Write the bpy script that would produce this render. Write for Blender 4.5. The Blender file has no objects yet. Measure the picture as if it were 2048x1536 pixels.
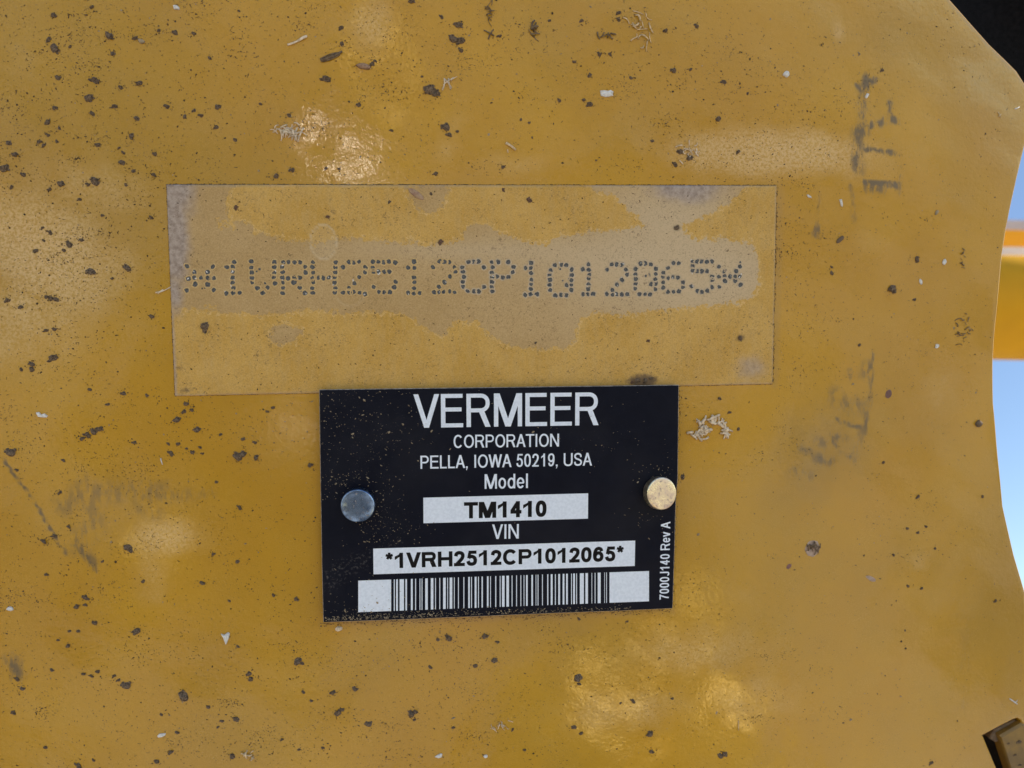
import bpy, bmesh, math, random
import numpy as np
from mathutils import Vector, Matrix
from mathutils.geometry import tessellate_polygon, delaunay_2d_cdt

S = bpy.context.scene
COL = S.collection
R = math.radians

# ------------------------------------------------------------------ camera
FPX = 1500.0                     # focal length in pixels of the 2048 px wide photograph
DIST = 0.1875                    # metres from the lens to the plate
PITCH = R(24)
cam = bpy.data.cameras.new('camera')
cam.sensor_width = 36.0
cam.lens = 36.0 * FPX / 2048.0
cam.clip_start = 0.01
cam.clip_end = 3000
cam.dof.use_dof = True
cam.dof.focus_distance = DIST
cam.dof.aperture_fstop = 14.0
co = bpy.data.objects.new('camera', cam)
COL.objects.link(co)
CAMP = Vector((0, 0, 1.25))
co.location = CAMP
co.rotation_euler = (R(90) + PITCH, 0, 0)
S.camera = co
CR = Vector((1, 0, 0))
CF = Vector((0, math.cos(PITCH), math.sin(PITCH)))
CU = Vector((0, -math.sin(PITCH), math.cos(PITCH)))

# ------------------------------------------------------------------ sky and sun
SUN_EL, SUN_AZ = R(50), R(108)   # azimuth from +Y towards +X: to the right; the leaning plate stays in its own shade
W = bpy.data.worlds.new('World')
S.world = W
W.use_nodes = True
nt = W.node_tree
bg = nt.nodes['Background']
sky = nt.nodes.new('ShaderNodeTexSky')
sky.sky_type = 'NISHITA'
sky.sun_disc = False
sky.sun_elevation = SUN_EL
sky.sun_rotation = SUN_AZ
sky.air_density = 1.0
sky.dust_density = 0.0
sky.ozone_density = 1.2
nt.links.new(sky.outputs[0], bg.inputs[0])
bg.inputs[1].default_value = 0.09
sl = bpy.data.lights.new('sun', 'SUN')
sl.energy = 4.5
sl.angle = R(0.53)
sl.color = (1.0, 0.95, 0.88)
so = bpy.data.objects.new('sun', sl)
COL.objects.link(so)
sd = Vector((math.sin(SUN_AZ) * math.cos(SUN_EL), math.cos(SUN_AZ) * math.cos(SUN_EL), math.sin(SUN_EL)))
so.rotation_euler = (-sd).to_track_quat('-Z', 'Y').to_euler()
S.view_settings.view_transform = 'Standard'
S.view_settings.look = 'None'
S.view_settings.exposure = 1.07
S.view_settings.gamma = 1.0
S.view_settings.use_curve_mapping = False
S.render.engine = 'CYCLES'

# ------------------------------------------------------------------ the plane of the painted plate
nc = Vector((math.tan(R(-5.5)), math.tan(R(5.25)), 1.0)).normalized()     # camera space: right, up, forward
NA = (CR * nc.x + CU * nc.y + CF * nc.z).normalized()                     # away from the camera
O = CAMP + CF * DIST
N = -NA
U = (CR - NA * CR.dot(NA)).normalized()
V = N.cross(U).normalized()
M = Matrix((U, V, N)).transposed().to_4x4()
M.translation = O
MI = M.inverted()


def at(px, py, h=0.0):
    """point of the plate (raised by h) seen at a photo pixel, in plate coordinates (u, v)"""
    d = CR * ((px - 1024) / FPX) + CU * ((768 - py) / FPX) + CF
    t = ((O + N * h) - CAMP).dot(NA) / d.dot(NA)
    q = MI @ (CAMP + d * t)
    return (q.x, q.y)


def far(px, py, depth):
    return CAMP + CR * ((px - 1024) / FPX * depth) + CU * ((768 - py) / FPX * depth) + CF * depth


MM = 0.001
PX = DIST / FPX                  # metres per photo pixel in the middle


# ------------------------------------------------------------------ helpers
def tag(o, label=None, cat=None, group=None, kind=None):
    if label: o['label'] = label
    if cat: o['category'] = cat
    if group: o['group'] = group
    if kind: o['kind'] = kind
    return o


def link(o, parent=None):
    COL.objects.link(o)
    if parent is not None:
        o.parent = parent
    return o


def mesh(name, verts, faces, mat=None, parent=None, mw=None, smooth=False, loc=None):
    me = bpy.data.meshes.new(name)
    me.from_pydata([tuple(v) for v in verts], [], [tuple(f) for f in faces])
    me.validate()
    if smooth:
        me.polygons.foreach_set('use_smooth', [True] * len(me.polygons))
    if mat: me.materials.append(mat)
    me.update()
    o = bpy.data.objects.new(name, me)
    link(o, parent)
    if mw is not None: o.matrix_world = mw
    if loc is not None: o.location = loc
    return o


def empty(name, mw):
    o = bpy.data.objects.new(name, None)
    o.empty_display_size = 0.01
    link(o)
    o.matrix_world = mw
    return o


def shift(u, v, n=0.0, rot=0.0):
    return M @ Matrix.Translation((u, v, n)) @ Matrix.Rotation(rot, 4, 'Z')


class Mat:
    def __init__(self, name):
        self.m = bpy.data.materials.new(name)
        self.m.use_nodes = True
        self.t = self.m.node_tree
        self.b = self.t.nodes['Principled BSDF']
        self.tc = None

    def n(self, kind, **kw):
        x = self.t.nodes.new(kind)
        for k, v in kw.items():
            if k.startswith('i_'):
                x.inputs[k[2:].replace('_', ' ')].default_value = v
            else:
                setattr(x, k, v)
        return x

    def l(self, a, b):
        self.t.links.new(a, b)

    def obj(self):
        if self.tc is None: self.tc = self.n('ShaderNodeTexCoord')
        return self.tc.outputs['Object']

    def noise(self, scale, detail=4, rough=0.5, dist=0.0, vec=None, stretch=None):
        x = self.n('ShaderNodeTexNoise')
        x.inputs['Scale'].default_value = scale
        x.inputs['Detail'].default_value = detail
        x.inputs['Roughness'].default_value = rough
        x.inputs['Distortion'].default_value = dist
        src = vec or self.obj()
        if stretch:
            mp = self.n('ShaderNodeMapping')
            mp.inputs['Scale'].default_value = stretch
            self.l(src, mp.inputs['Vector'])
            src = mp.outputs[0]
        self.l(src, x.inputs['Vector'])
        return x.outputs['Fac']

    def attr(self, name):
        x = self.n('ShaderNodeAttribute')
        x.attribute_name = name
        return x.outputs['Fac']

    def math(self, op, a, b=None, c=None, clamp=False):
        x = self.n('ShaderNodeMath', operation=op)
        x.use_clamp = clamp
        for i, s in enumerate((a, b, c)):
            if s is None: continue
            if isinstance(s, (int, float)): x.inputs[i].default_value = s
            else: self.l(s, x.inputs[i])
        return x.outputs[0]

    def ramp(self, fac, lo, hi, a=0.0, b=1.0, smooth=True):
        x = self.n('ShaderNodeMapRange')
        x.interpolation_type = 'SMOOTHSTEP' if smooth else 'LINEAR'
        x.clamp = True
        self.l(fac, x.inputs['Value'])
        for k, v in zip(('From Min', 'From Max', 'To Min', 'To Max'), (lo, hi, a, b)):
            x.inputs[k].default_value = v
        return x.outputs[0]

    def mix(self, fac, a, b):
        x = self.n('ShaderNodeMix', data_type='RGBA')
        ins = [s for s in x.inputs if s.type == 'RGBA']
        if isinstance(fac, (int, float)): x.inputs[0].default_value = fac
        else: self.l(fac, x.inputs[0])
        for s, v in zip(ins, (a, b)):
            if isinstance(v, tuple): s.default_value = (*v, 1)
            else: self.l(v, s)
        return [s for s in x.outputs if s.type == 'RGBA'][0]

    def bump(self, h, dist, strength=1.0, normal=None):
        x = self.n('ShaderNodeBump')
        x.inputs['Distance'].default_value = dist
        x.inputs['Strength'].default_value = strength
        self.l(h, x.inputs['Height'])
        if normal is not None: self.l(normal, x.inputs['Normal'])
        return x.outputs[0]

    def set(self, **kw):
        for k, v in kw.items():
            k = k.replace('_', ' ')
            s = self.b.inputs[k]
            if isinstance(v, bpy.types.NodeSocket): self.l(v, s)
            elif isinstance(v, tuple): s.default_value = (*v, 1)
            else: s.default_value = v
        return self


# ------------------------------------------------------------------ materials
def paint_material():
    k = Mat('ochre_paint')
    big = k.noise(22, 3, 0.5)
    med = k.noise(120, 4, 0.6)
    fine = k.noise(1400, 3, 0.7)
    col = k.mix(k.ramp(big, 0.3, 0.7), (0.495, 0.245, 0.0070), (0.565, 0.292, 0.0090))
    gf = k.math('ADD', k.noise(9, 3, .55), k.math('MULTIPLY', k.math('SUBTRACT', med, 0.5), 0.12))
    col = k.mix(k.ramp(gf, 0.44, 0.68, 0.0, 0.55), col, (0.365, 0.208, 0.018))
    # pale patches: mirrored surroundings painted into the colour, some dried film too
    dust_sheen = k.math('ADD', k.attr('dust_sheen'), k.math('MULTIPLY', k.math('SUBTRACT', med, 0.5), 0.55))
    sheenf = k.math('MULTIPLY', k.ramp(dust_sheen, 0.26, 0.92), k.ramp(fine, 0.36, 0.60, 0.25, 1.0))
    col = k.mix(k.math('MULTIPLY', sheenf, 0.60), col, (0.82, 0.57, 0.28))
    mic = k.noise(3300, 2, 0.8)
    col = k.mix(k.ramp(mic, 0.50, 0.72, 0.0, 0.30), col, (0.34, 0.175, 0.012))
    col = k.mix(k.math('MULTIPLY', k.ramp(mic, 0.50, 0.30), k.ramp(med, .4, .6, .05, .22)), col, (0.78, 0.50, 0.13))
    # grain of fine dirt everywhere
    g1 = k.noise(2100, 2, 0.7)
    g2 = k.noise(75, 4, 0.65)
    gr = k.math('MULTIPLY', k.ramp(g1, 0.60, 0.72), k.ramp(g2, 0.42, 0.66))
    gr = k.math('MULTIPLY', gr, k.attr('grime'))
    col = k.mix(k.math('MULTIPLY', gr, 0.75), col, (0.14, 0.085, 0.035))
    # black rubber scuffs
    sn = k.noise(520, 4, 0.7, stretch=(1.0, 0.35, 1.0))
    sc = k.math('MULTIPLY', k.attr('scuff'), k.ramp(sn, 0.36, 0.60, 0.28, 1.2))
    scf = k.ramp(sc, 0.08, 0.80)
    col = k.mix(k.math('MULTIPLY', scf, 0.86), col, (0.105, 0.080, 0.048))
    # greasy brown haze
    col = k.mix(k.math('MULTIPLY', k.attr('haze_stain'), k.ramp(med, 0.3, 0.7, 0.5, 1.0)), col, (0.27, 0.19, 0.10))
    rough = k.math('ADD', k.ramp(dust_sheen, 0.1, 0.9, 0.20, 0.42), k.math('MULTIPLY', fine, 0.10))
    rough = k.math('ADD', rough, k.math('MULTIPLY', scf, 0.2))
    peel = k.noise(1050, 2, 0.5, 0.6)
    peel2 = k.noise(330, 2, 0.5)
    h = k.math('ADD', k.math('MULTIPLY', peel, 0.26), k.math('MULTIPLY', peel2, 0.42))
    h = k.math('ADD', h, k.math('MULTIPLY', fine, 0.10))
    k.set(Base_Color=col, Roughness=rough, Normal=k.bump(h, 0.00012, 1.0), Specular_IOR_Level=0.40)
    k.b.inputs['Coat Weight'].default_value = 0.7
    k.b.inputs['Coat Roughness'].default_value = 0.05
    k.l(k.bump(h, 0.00008, 1.0), k.b.inputs['Coat Normal'])
    return k.m


def film_material():
    k = Mat('clouded_film')
    n1 = k.noise(260, 5, 0.65, 0.3)
    n2 = k.noise(900, 4, 0.7)
    n3 = k.noise(60, 3, 0.6)
    fib = k.noise(700, 3, 0.6, stretch=(1.0, 0.3, 1.0))
    # signed distances (mm, negative inside) roughened by noise
    dis = k.math('ADD', k.math('MULTIPLY', k.math('SUBTRACT', n1, 0.5), 4.2), k.math('MULTIPLY', k.math('SUBTRACT', n2, 0.5), 4.5))
    tan = k.math('ADD', k.attr('clear'), dis)
    # left end is soft, the right end crisp
    tanf = k.ramp(tan, -0.16, 0.16)
    yel = k.mix(k.ramp(n3, 0.35, 0.65), (0.575, 0.320, 0.052), (0.640, 0.375, 0.085))
    yel = k.mix(k.ramp(fib, 0.35, 0.75, 0.0, 0.35), yel, (0.54, 0.35, 0.13))
    tc = k.mix(k.ramp(n3, 0.3, 0.7), (0.480, 0.300, 0.110), (0.540, 0.350, 0.145))
    tc = k.mix(k.ramp(n2, 0.45, 0.75, 0.0, 0.35), tc, (0.42, 0.26, 0.10))
    pale = k.attr('pale')
    tc = k.mix(pale, tc, (0.600, 0.440, 0.255))
    col = k.mix(tanf, yel, tc)
    rim = k.math('MULTIPLY', k.ramp(k.math('ABSOLUTE', k.math('ADD', tan, 0.35)), 0.0, 0.30, 1.0, 0.0), k.ramp(n2, 0.4, 0.6))
    col = k.mix(k.math('MULTIPLY', rim, 0.60), col, (0.80, 0.56, 0.26))
    mic = k.noise(3000, 2, 0.8)
    col = k.mix(k.ramp(mic, 0.50, 0.70, 0.0, 0.38), col, (0.25, 0.155, 0.06))
    col = k.mix(k.ramp(mic, 0.48, 0.30, 0.0, 0.30), col, (0.68, 0.50, 0.27))
    # delaminated grey corners
    gs = k.math('ADD', k.attr('grey'), k.math('MULTIPLY', k.math('SUBTRACT', n1, 0.5), 0.45))
    gf = k.ramp(gs, 0.30, 1.0)
    gc = k.mix(k.ramp(n2, 0.35, 0.7), (0.46, 0.37, 0.31), (0.26, 0.195, 0.16))
    col = k.mix(k.math('MULTIPLY', gf, 0.9), col, gc)
    # fine hair cracks and grit
    g = k.math('MULTIPLY', k.ramp(k.noise(1300, 3, 0.75, 1.2), 0.57, 0.66), k.ramp(k.noise(90, 3, 0.6), 0.40, 0.60))
    col = k.mix(k.math('MULTIPLY', g, 0.75), col, (0.13, 0.075, 0.03))
    dirt = k.ramp(k.math('ADD', k.attr('dirt'), k.math('MULTIPLY', k.math('SUBTRACT', n2, 0.5), 0.9)), 0.35, 0.9)
    col = k.mix(k.math('MULTIPLY', dirt, 0.8), col, (0.09, 0.055, 0.04))
    # pale ring left by a dried drop
    ring = k.attr('ring')
    col = k.mix(k.math('MULTIPLY', ring, 0.55), col, (0.68, 0.54, 0.35))
    h = k.math('ADD', k.math('MULTIPLY', n2, 0.5), k.math('MULTIPLY', tanf, 0.5))
    h = k.math('ADD', h, k.math('MULTIPLY', ring, 0.6))
    h = k.math('ADD', h, k.noise(2600, 2, 0.6))
    k.set(Base_Color=col, Roughness=k.ramp(n1, 0.2, 0.8, 0.38, 0.55), Normal=k.bump(h, 0.00004, 0.8), Specular_IOR_Level=0.35)
    return k.m


def black_material():
    k = Mat('black_anodised_face')
    n1 = k.noise(300, 5, 0.7)
    n2 = k.noise(2600, 3, 0.7)
    n3 = k.noise(45, 3, 0.6)
    col = k.mix(k.ramp(n1, 0.3, 0.7), (0.0035, 0.0048, 0.0115), (0.0055, 0.0068, 0.0145))
    d = k.math('MULTIPLY', k.ramp(n2, 0.62, 0.74), k.ramp(k.math('ADD', n1, k.attr('dust_sheen')), 0.55, 1.05))
    col = k.mix(k.math('MULTIPLY', d, 0.55), col, (0.22, 0.17, 0.12))
    film = k.ramp(n3, 0.4, 0.7, 0.0, 0.018)
    col = k.mix(film, col, (0.3, 0.27, 0.24))
    sw = k.n('ShaderNodeTexNoise')
    st = k.noise(900, 3, 0.6, vec=k.obj(), stretch=(0.12, 1.0, 1.0))
    sf = k.math('MULTIPLY', k.attr('swipe'), k.ramp(k.noise(1300, 3, 0.7), 0.5, 0.75))
    col = k.mix(k.math('MULTIPLY', sf, 0.50), col, (0.25, 0.22, 0.20))
    k.t.nodes.remove(sw)
    k.set(Base_Color=col, Roughness=k.ramp(n1, 0.2, 0.8, 0.42, 0.56), Normal=k.bump(n2, 0.00001, 0.6), Specular_IOR_Level=0.10)
    return k.m


def simple(name, c1, c2, scale, rough=0.6, metal=0.0, bump=0.0, bscale=None, spec=0.5, lo=0.35, hi=0.65, detail=4):
    k = Mat(name)
    n = k.noise(scale, detail, 0.6)
    k.set(Base_Color=k.mix(k.ramp(n, lo, hi), c1, c2), Roughness=rough, Metallic=metal, Specular_IOR_Level=spec)
    if bump:
        k.set(Normal=k.bump(k.noise(bscale or scale, 4, 0.65), bump, 1.0))
    return k.m


MP = paint_material()
MF = film_material()
MB = black_material()
MFE = simple('film_edge', (0.40, 0.27, 0.15), (0.20, 0.12, 0.07), 900, 0.5)
MWHITE = simple('white_print', (0.82, 0.87, 0.95), (0.74, 0.79, 0.87), 1400, 0.5, spec=0.3)
MINK = simple('black_print', (0.004, 0.004, 0.005), (0.007, 0.006, 0.007), 700, 0.5, spec=0.15)
MALU = simple('aluminium_edge', (0.50, 0.46, 0.40), (0.20, 0.18, 0.16), 1200, 0.5, 0.5)
MMUD = simple('dried_mud', (0.048, 0.031, 0.020), (0.235, 0.165, 0.105), 3.2, 0.92, bump=0.00025, bscale=5.0, lo=.36, hi=.58, spec=0.2)
MMUD2 = simple('reddish_mud', (0.055, 0.028, 0.019), (0.240, 0.140, 0.090), 3.2, 0.9, bump=0.00025, bscale=5.0, lo=.36, hi=.58, spec=0.2)
MSPECK = simple('dark_grit', (0.100, 0.062, 0.028), (0.036, 0.024, 0.014), 600, 0.9, spec=0.2)
MDUST = simple('pale_grit', (0.42, 0.32, 0.20), (0.25, 0.19, 0.12), 300, 0.9, spec=0.2)
MSTRAW = simple('dry_straw', (0.80, 0.60, 0.36), (0.50, 0.35, 0.18), 1500, 0.75, bump=0.00005)
MSTRAWD = simple('dark_stalk', (0.10, 0.06, 0.03), (0.22, 0.15, 0.08), 1800, 0.8, bump=0.00005)
MGREYSTRAW = simple('bleached_straw', (0.86, 0.70, 0.50), (0.50, 0.38, 0.25), 1500, 0.8, bump=0.00005)
MCHIP = simple('white_flake', (0.80, 0.77, 0.72), (0.62, 0.58, 0.52), 1500, 0.7, bump=0.0001)
MHUSK = simple('seed_husk', (0.36, 0.22, 0.13), (0.22, 0.12, 0.07), 1800, 0.6, bump=0.0001)
MPIT = simple('punched_pit_shade', (0.030, 0.036, 0.040), (0.130, 0.125, 0.115), 3200, 0.5)  # dark floor colour carries the shade of a deep hole
MPITRIM = simple('pit_rim', (0.62, 0.42, 0.17), (0.50, 0.32, 0.12), 1500, 0.45)
MPITP = simple('pit_rim_pale', (0.58, 0.44, 0.28), (0.46, 0.34, 0.20), 1500, 0.45)
MPALE = simple('bare_film', (0.46, 0.34, 0.26), (0.36, 0.24, 0.18), 900, 0.5)


# ------------------------------------------------------------------ geometry tools
def poly_mask(P, pts):
    """signed distance (m, negative inside) of points P (n,2) to polygon pts"""
    P = np.asarray(P); Q = np.asarray(pts)
    d2 = np.full(len(P), 1e9); ins = np.zeros(len(P), bool)
    for i in range(len(Q)):
        a = Q[i]; b = Q[(i + 1) % len(Q)]
        e = b - a; w = P - a
        t = np.clip((w @ e) / max(e @ e, 1e-18), 0, 1)
        q = w - t[:, None] * e
        d2 = np.minimum(d2, (q ** 2).sum(1))
        c1 = (a[1] > P[:, 1]) != (b[1] > P[:, 1])
        with np.errstate(divide='ignore', invalid='ignore'):
            xi = (b[0] - a[0]) * (P[:, 1] - a[1]) / (b[1] - a[1]) + a[0]
        ins ^= c1 & (P[:, 0] < xi)
    d = np.sqrt(d2)
    return np.where(ins, -d, d)


def seg_dist(P, line):
    Q = np.asarray(line); d2 = np.full(len(P), 1e9)
    for i in range(len(Q) - 1):
        a = Q[i]; e = Q[i + 1] - a; w = P - a
        t = np.clip((w @ e) / max(e @ e, 1e-18), 0, 1)
        q = w - t[:, None] * e
        d2 = np.minimum(d2, (q ** 2).sum(1))
    return np.sqrt(d2)


def gauss(P, c, sx, sy, rot=0.0):
    w = P - np.asarray(c)
    cs, sn = math.cos(rot), math.sin(rot)
    x = w[:, 0] * cs + w[:, 1] * sn; y = -w[:, 0] * sn + w[:, 1] * cs
    return np.exp(-0.5 * ((x / sx) ** 2 + (y / sy) ** 2))


def put_attr(o, name, vals):
    a = o.data.attributes.new(name, 'FLOAT', 'POINT')
    a.data.foreach_set('value', np.asarray(vals, dtype=np.float32))


def resample(pts, step):
    out = []
    for i in range(len(pts)):
        a = Vector(pts[i]); b = Vector(pts[(i + 1) % len(pts)])
        n = max(1, int((b - a).length / step))
        for j in range(n): out.append(tuple(a.lerp(b, j / n)))
    return out


def slab(name, outline, holes, step, thick, mat, side_mat, parent, height=None, bevel=0.0, top=0.0):
    """sheet with a triangulated front (own edge, holes) and side walls; returns the object and its vertex uv"""
    loops = [resample(outline, step)] + [resample(h, step) for h in holes]
    us = [p[0] for p in loops[0]]; vs = [p[1] for p in loops[0]]
    pts = []; edges = []
    for lp in loops:
        b = len(pts); pts += [Vector(p) for p in lp]
        edges += [(b + i, b + (i + 1) % len(lp)) for i in range(len(lp))]
    nb = len(pts)
    gu = np.arange(min(us) + step * .6, max(us), step); gv = np.arange(min(vs) + step * .6, max(vs), step)
    G = np.stack(np.meshgrid(gu, gv), -1).reshape(-1, 2)
    keep = poly_mask(G, loops[0]) < -step * 0.45
    for lp in loops[1:]: keep &= poly_mask(G, lp) > step * 0.45
    G = G[keep]
    pts += [Vector(p) for p in G]
    vo, eo, fo, ov, oe, of_ = delaunay_2d_cdt(pts, edges, [], 0, 1e-9)
    VV = np.array([tuple(v) for v in vo])
    F = np.array([tuple(f) for f in fo if len(f) == 3])
    C = VV[F].mean(1)
    ok = poly_mask(C, loops[0]) < 0
    for lp in loops[1:]: ok &= poly_mask(C, lp) > 0
    F = F[ok]
    a = VV[F[:, 1]] - VV[F[:, 0]]; b = VV[F[:, 2]] - VV[F[:, 0]]
    flip = (a[:, 0] * b[:, 1] - a[:, 1] * b[:, 0]) < 0
    F[flip] = F[flip][:, ::-1]
    H = height(VV) if height else np.zeros(len(VV))
    verts = [(x, y, top + h) for (x, y), h in zip(VV, H)]
    faces = [tuple(f) for f in F]
    nf = len(faces)
    # side walls: one ribbon per loop, with a small rounded edge
    idx = {}
    for i, lst in enumerate(ov):
        for k_ in lst: idx[k_] = i
    b0 = 0
    for li, lp in enumerate(loops):
        ids = [idx.get(b0 + i) for i in range(len(lp))]
        b0 += len(lp)
        area = sum(lp[i][0] * lp[(i + 1) % len(lp)][1] - lp[(i + 1) % len(lp)][0] * lp[i][1] for i in range(len(lp)))
        sgn = (1 if area > 0 else -1) * (1 if li == 0 else -1)
        prev = ids
        prof = [(bevel * 0.3, bevel * 0.08), (bevel * 0.7, bevel * 0.35), (bevel, bevel), (bevel, thick)] if bevel else [(0, thick)]
        L = len(lp)
        nrm = []
        for i in range(L):
            t = Vector(lp[(i + 1) % L]) - Vector(lp[i - 1])
            t = t.normalized() if t.length > 0 else Vector((1, 0))
            nrm.append(Vector((t.y, -t.x)) * sgn)
        if li > 0: nrm = [-q * -1 for q in nrm]
        for off, dn in prof:
            cur = []
            for i in range(L):
                hx = verts[ids[i]]
                verts.append((hx[0] + nrm[i].x * off, hx[1] + nrm[i].y * off, hx[2] - dn))
                cur.append(len(verts) - 1)
            for i in range(L):
                j = (i + 1) % L
                q = (prev[i], cur[i], cur[j], prev[j])
                faces.append(q if sgn * (1 if li == 0 else 1) > 0 else q[::-1])
            prev = cur
    o = mesh(name, verts, faces, mat, parent)
    if side_mat:
        o.data.materials.append(side_mat)
        mi = np.zeros(len(o.data.polygons), dtype=np.int32); mi[nf:] = 1
        o.data.polygons.foreach_set('material_index', mi)
    sm = np.ones(len(o.data.polygons), dtype=bool)
    if not bevel: sm[nf:] = False
    o.data.polygons.foreach_set('use_smooth', sm)
    P = np.array([(v[0], v[1]) for v in verts])
    return o, P


# ------------------------------------------------------------------ 1. the painted steel plate
EDGE = [(2150, 1700), (2122, 1536), (2098, 1400), (2072, 1280), (2048, 1185), (2026, 1110), (2004, 1013), (1994, 910),
        (1985, 808), (1984, 719), (1987, 671), (1995, 590), (2002, 512), (2010, 460), (2018, 420), (2032, 356), (2048, 290),
        (2062, 235), (2064, 208), (2059, 188), (2048, 169), (2032, 144), (2006, 118), (1977, 90), (1937, 45), (1897, 0),
        (1800, -115), (1740, -190)]
outline_px = EDGE + [(-520, -190), (-520, 1700)]
slot_px = [(1963, 1470), (2000, 1450), (2026, 1437), (2036, 1434), (2043, 1439), (2052, 1456), (2078, 1520), (2110, 1600),
           (2100, 1612), (2020, 1612), (1992, 1540)]


def panel_height(P):
    x = P[:, 0] / PX + 1024; y = 768 - P[:, 1] / PX
    h = np.zeros(len(P))
    r = np.clip((x - 1700) / 350, 0, 2)
    h -= 1.6 * MM * r ** 2                                     # the plate rolls away towards its right edge
    tt = np.clip((x - 1560 + (500 - y) * .45) / 260, 0, 3)
    h -= 0.5 * MM * tt ** 1.5 * np.clip((700 - y) / 500, 0, 1.2)
    h += 0.10 * MM * np.sin(x / 210 + 1.3) * np.sin(y / 170 + .5)
    for a_, wl, am, ph in ((.4, 92, .030, 0), (1.9, 118, .040, 1.1), (2.8, 150, .045, 2.3), (1.1, 205, .06, .7), (2.3, 74, .018, 4)):
        h += .55 * am * MM * np.sin((x * math.cos(a_) + y * math.sin(a_)) * math.tau / wl + ph + .8 * np.sin(y / 130 + x / 190))
    h += 0.06 * MM * np.sin(x / 93 + y / 140) + 0.04 * MM * np.sin(y / 71 - x / 160 + 2)
    # keep the sheet below the film and the nameplate
    k = np.clip((np.abs(x - 945) - 615) / 50, 0, 1); k2 = np.clip((np.abs(y - 805) - 440) / 50, 0, 1)
    k = np.maximum(k, k2)
    return h * np.where(x > 1600, 1, k * .85 + .15)


def sat(px, py):
    """point on the bent sheet seen at a photo pixel"""
    z = 0.0
    for _ in range(4):
        u, v = at(px, py, z)
        z = float(panel_height(np.array([[u, v]]))[0])
    return u, v, z


outline = [sat(*p)[:2] for p in outline_px]
slot = [sat(*p)[:2] for p in slot_px]
root = empty('yellow_machine_plate', M)
tag(root, 'large ochre yellow painted steel plate with curved right edge, mud spots and dark scuffs', 'steel plate')
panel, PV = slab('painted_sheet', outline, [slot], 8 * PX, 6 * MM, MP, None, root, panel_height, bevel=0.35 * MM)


def pa(px, py): return np.array(sat(px, py)[:2])


X = PV[:, 0] / PX + 1024; Y = 768 - PV[:, 1] / PX
# painted pale reflections and dusty film: (x, y, sx, sy, rot deg, weight)
dust_sheen = np.zeros(len(PV))
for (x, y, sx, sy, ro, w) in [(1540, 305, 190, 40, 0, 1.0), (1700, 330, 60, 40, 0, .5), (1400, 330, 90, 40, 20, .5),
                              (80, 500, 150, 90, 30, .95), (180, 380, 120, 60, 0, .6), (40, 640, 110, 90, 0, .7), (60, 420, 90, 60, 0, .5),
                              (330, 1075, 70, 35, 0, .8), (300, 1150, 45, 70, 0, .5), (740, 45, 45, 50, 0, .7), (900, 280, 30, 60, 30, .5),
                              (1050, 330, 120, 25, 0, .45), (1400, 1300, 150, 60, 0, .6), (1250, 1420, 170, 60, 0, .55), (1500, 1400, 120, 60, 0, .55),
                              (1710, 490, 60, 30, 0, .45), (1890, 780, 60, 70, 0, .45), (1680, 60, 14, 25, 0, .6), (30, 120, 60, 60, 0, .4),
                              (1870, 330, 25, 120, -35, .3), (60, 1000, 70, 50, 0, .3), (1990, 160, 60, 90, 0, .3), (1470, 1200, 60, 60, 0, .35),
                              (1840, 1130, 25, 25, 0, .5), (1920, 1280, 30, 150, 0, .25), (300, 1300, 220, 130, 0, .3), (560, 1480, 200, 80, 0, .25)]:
    dust_sheen = np.maximum(dust_sheen, w * gauss(PV, at(x, y), sx * PX, sy * PX, R(-ro)))
put_attr(panel, 'dust_sheen', dust_sheen)
grime = 0.35 + 0.65 * np.clip(gauss(PV, at(200, 300), 480 * PX, 360 * PX) + gauss(PV, at(350, 1350), 520 * PX, 300 * PX) + gauss(PV, at(1200, 100), 300 * PX, 150 * PX) * .8
                              + gauss(PV, at(1000, 1400), 300 * PX, 140 * PX) * .8 + gauss(PV, at(1500, 320), 200 * PX, 60 * PX) + gauss(PV, at(1590, 650), 60 * PX, 160 * PX) * .8, 0, 1)
put_attr(panel, 'grime', grime)
sc = np.zeros(len(PV))
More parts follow.
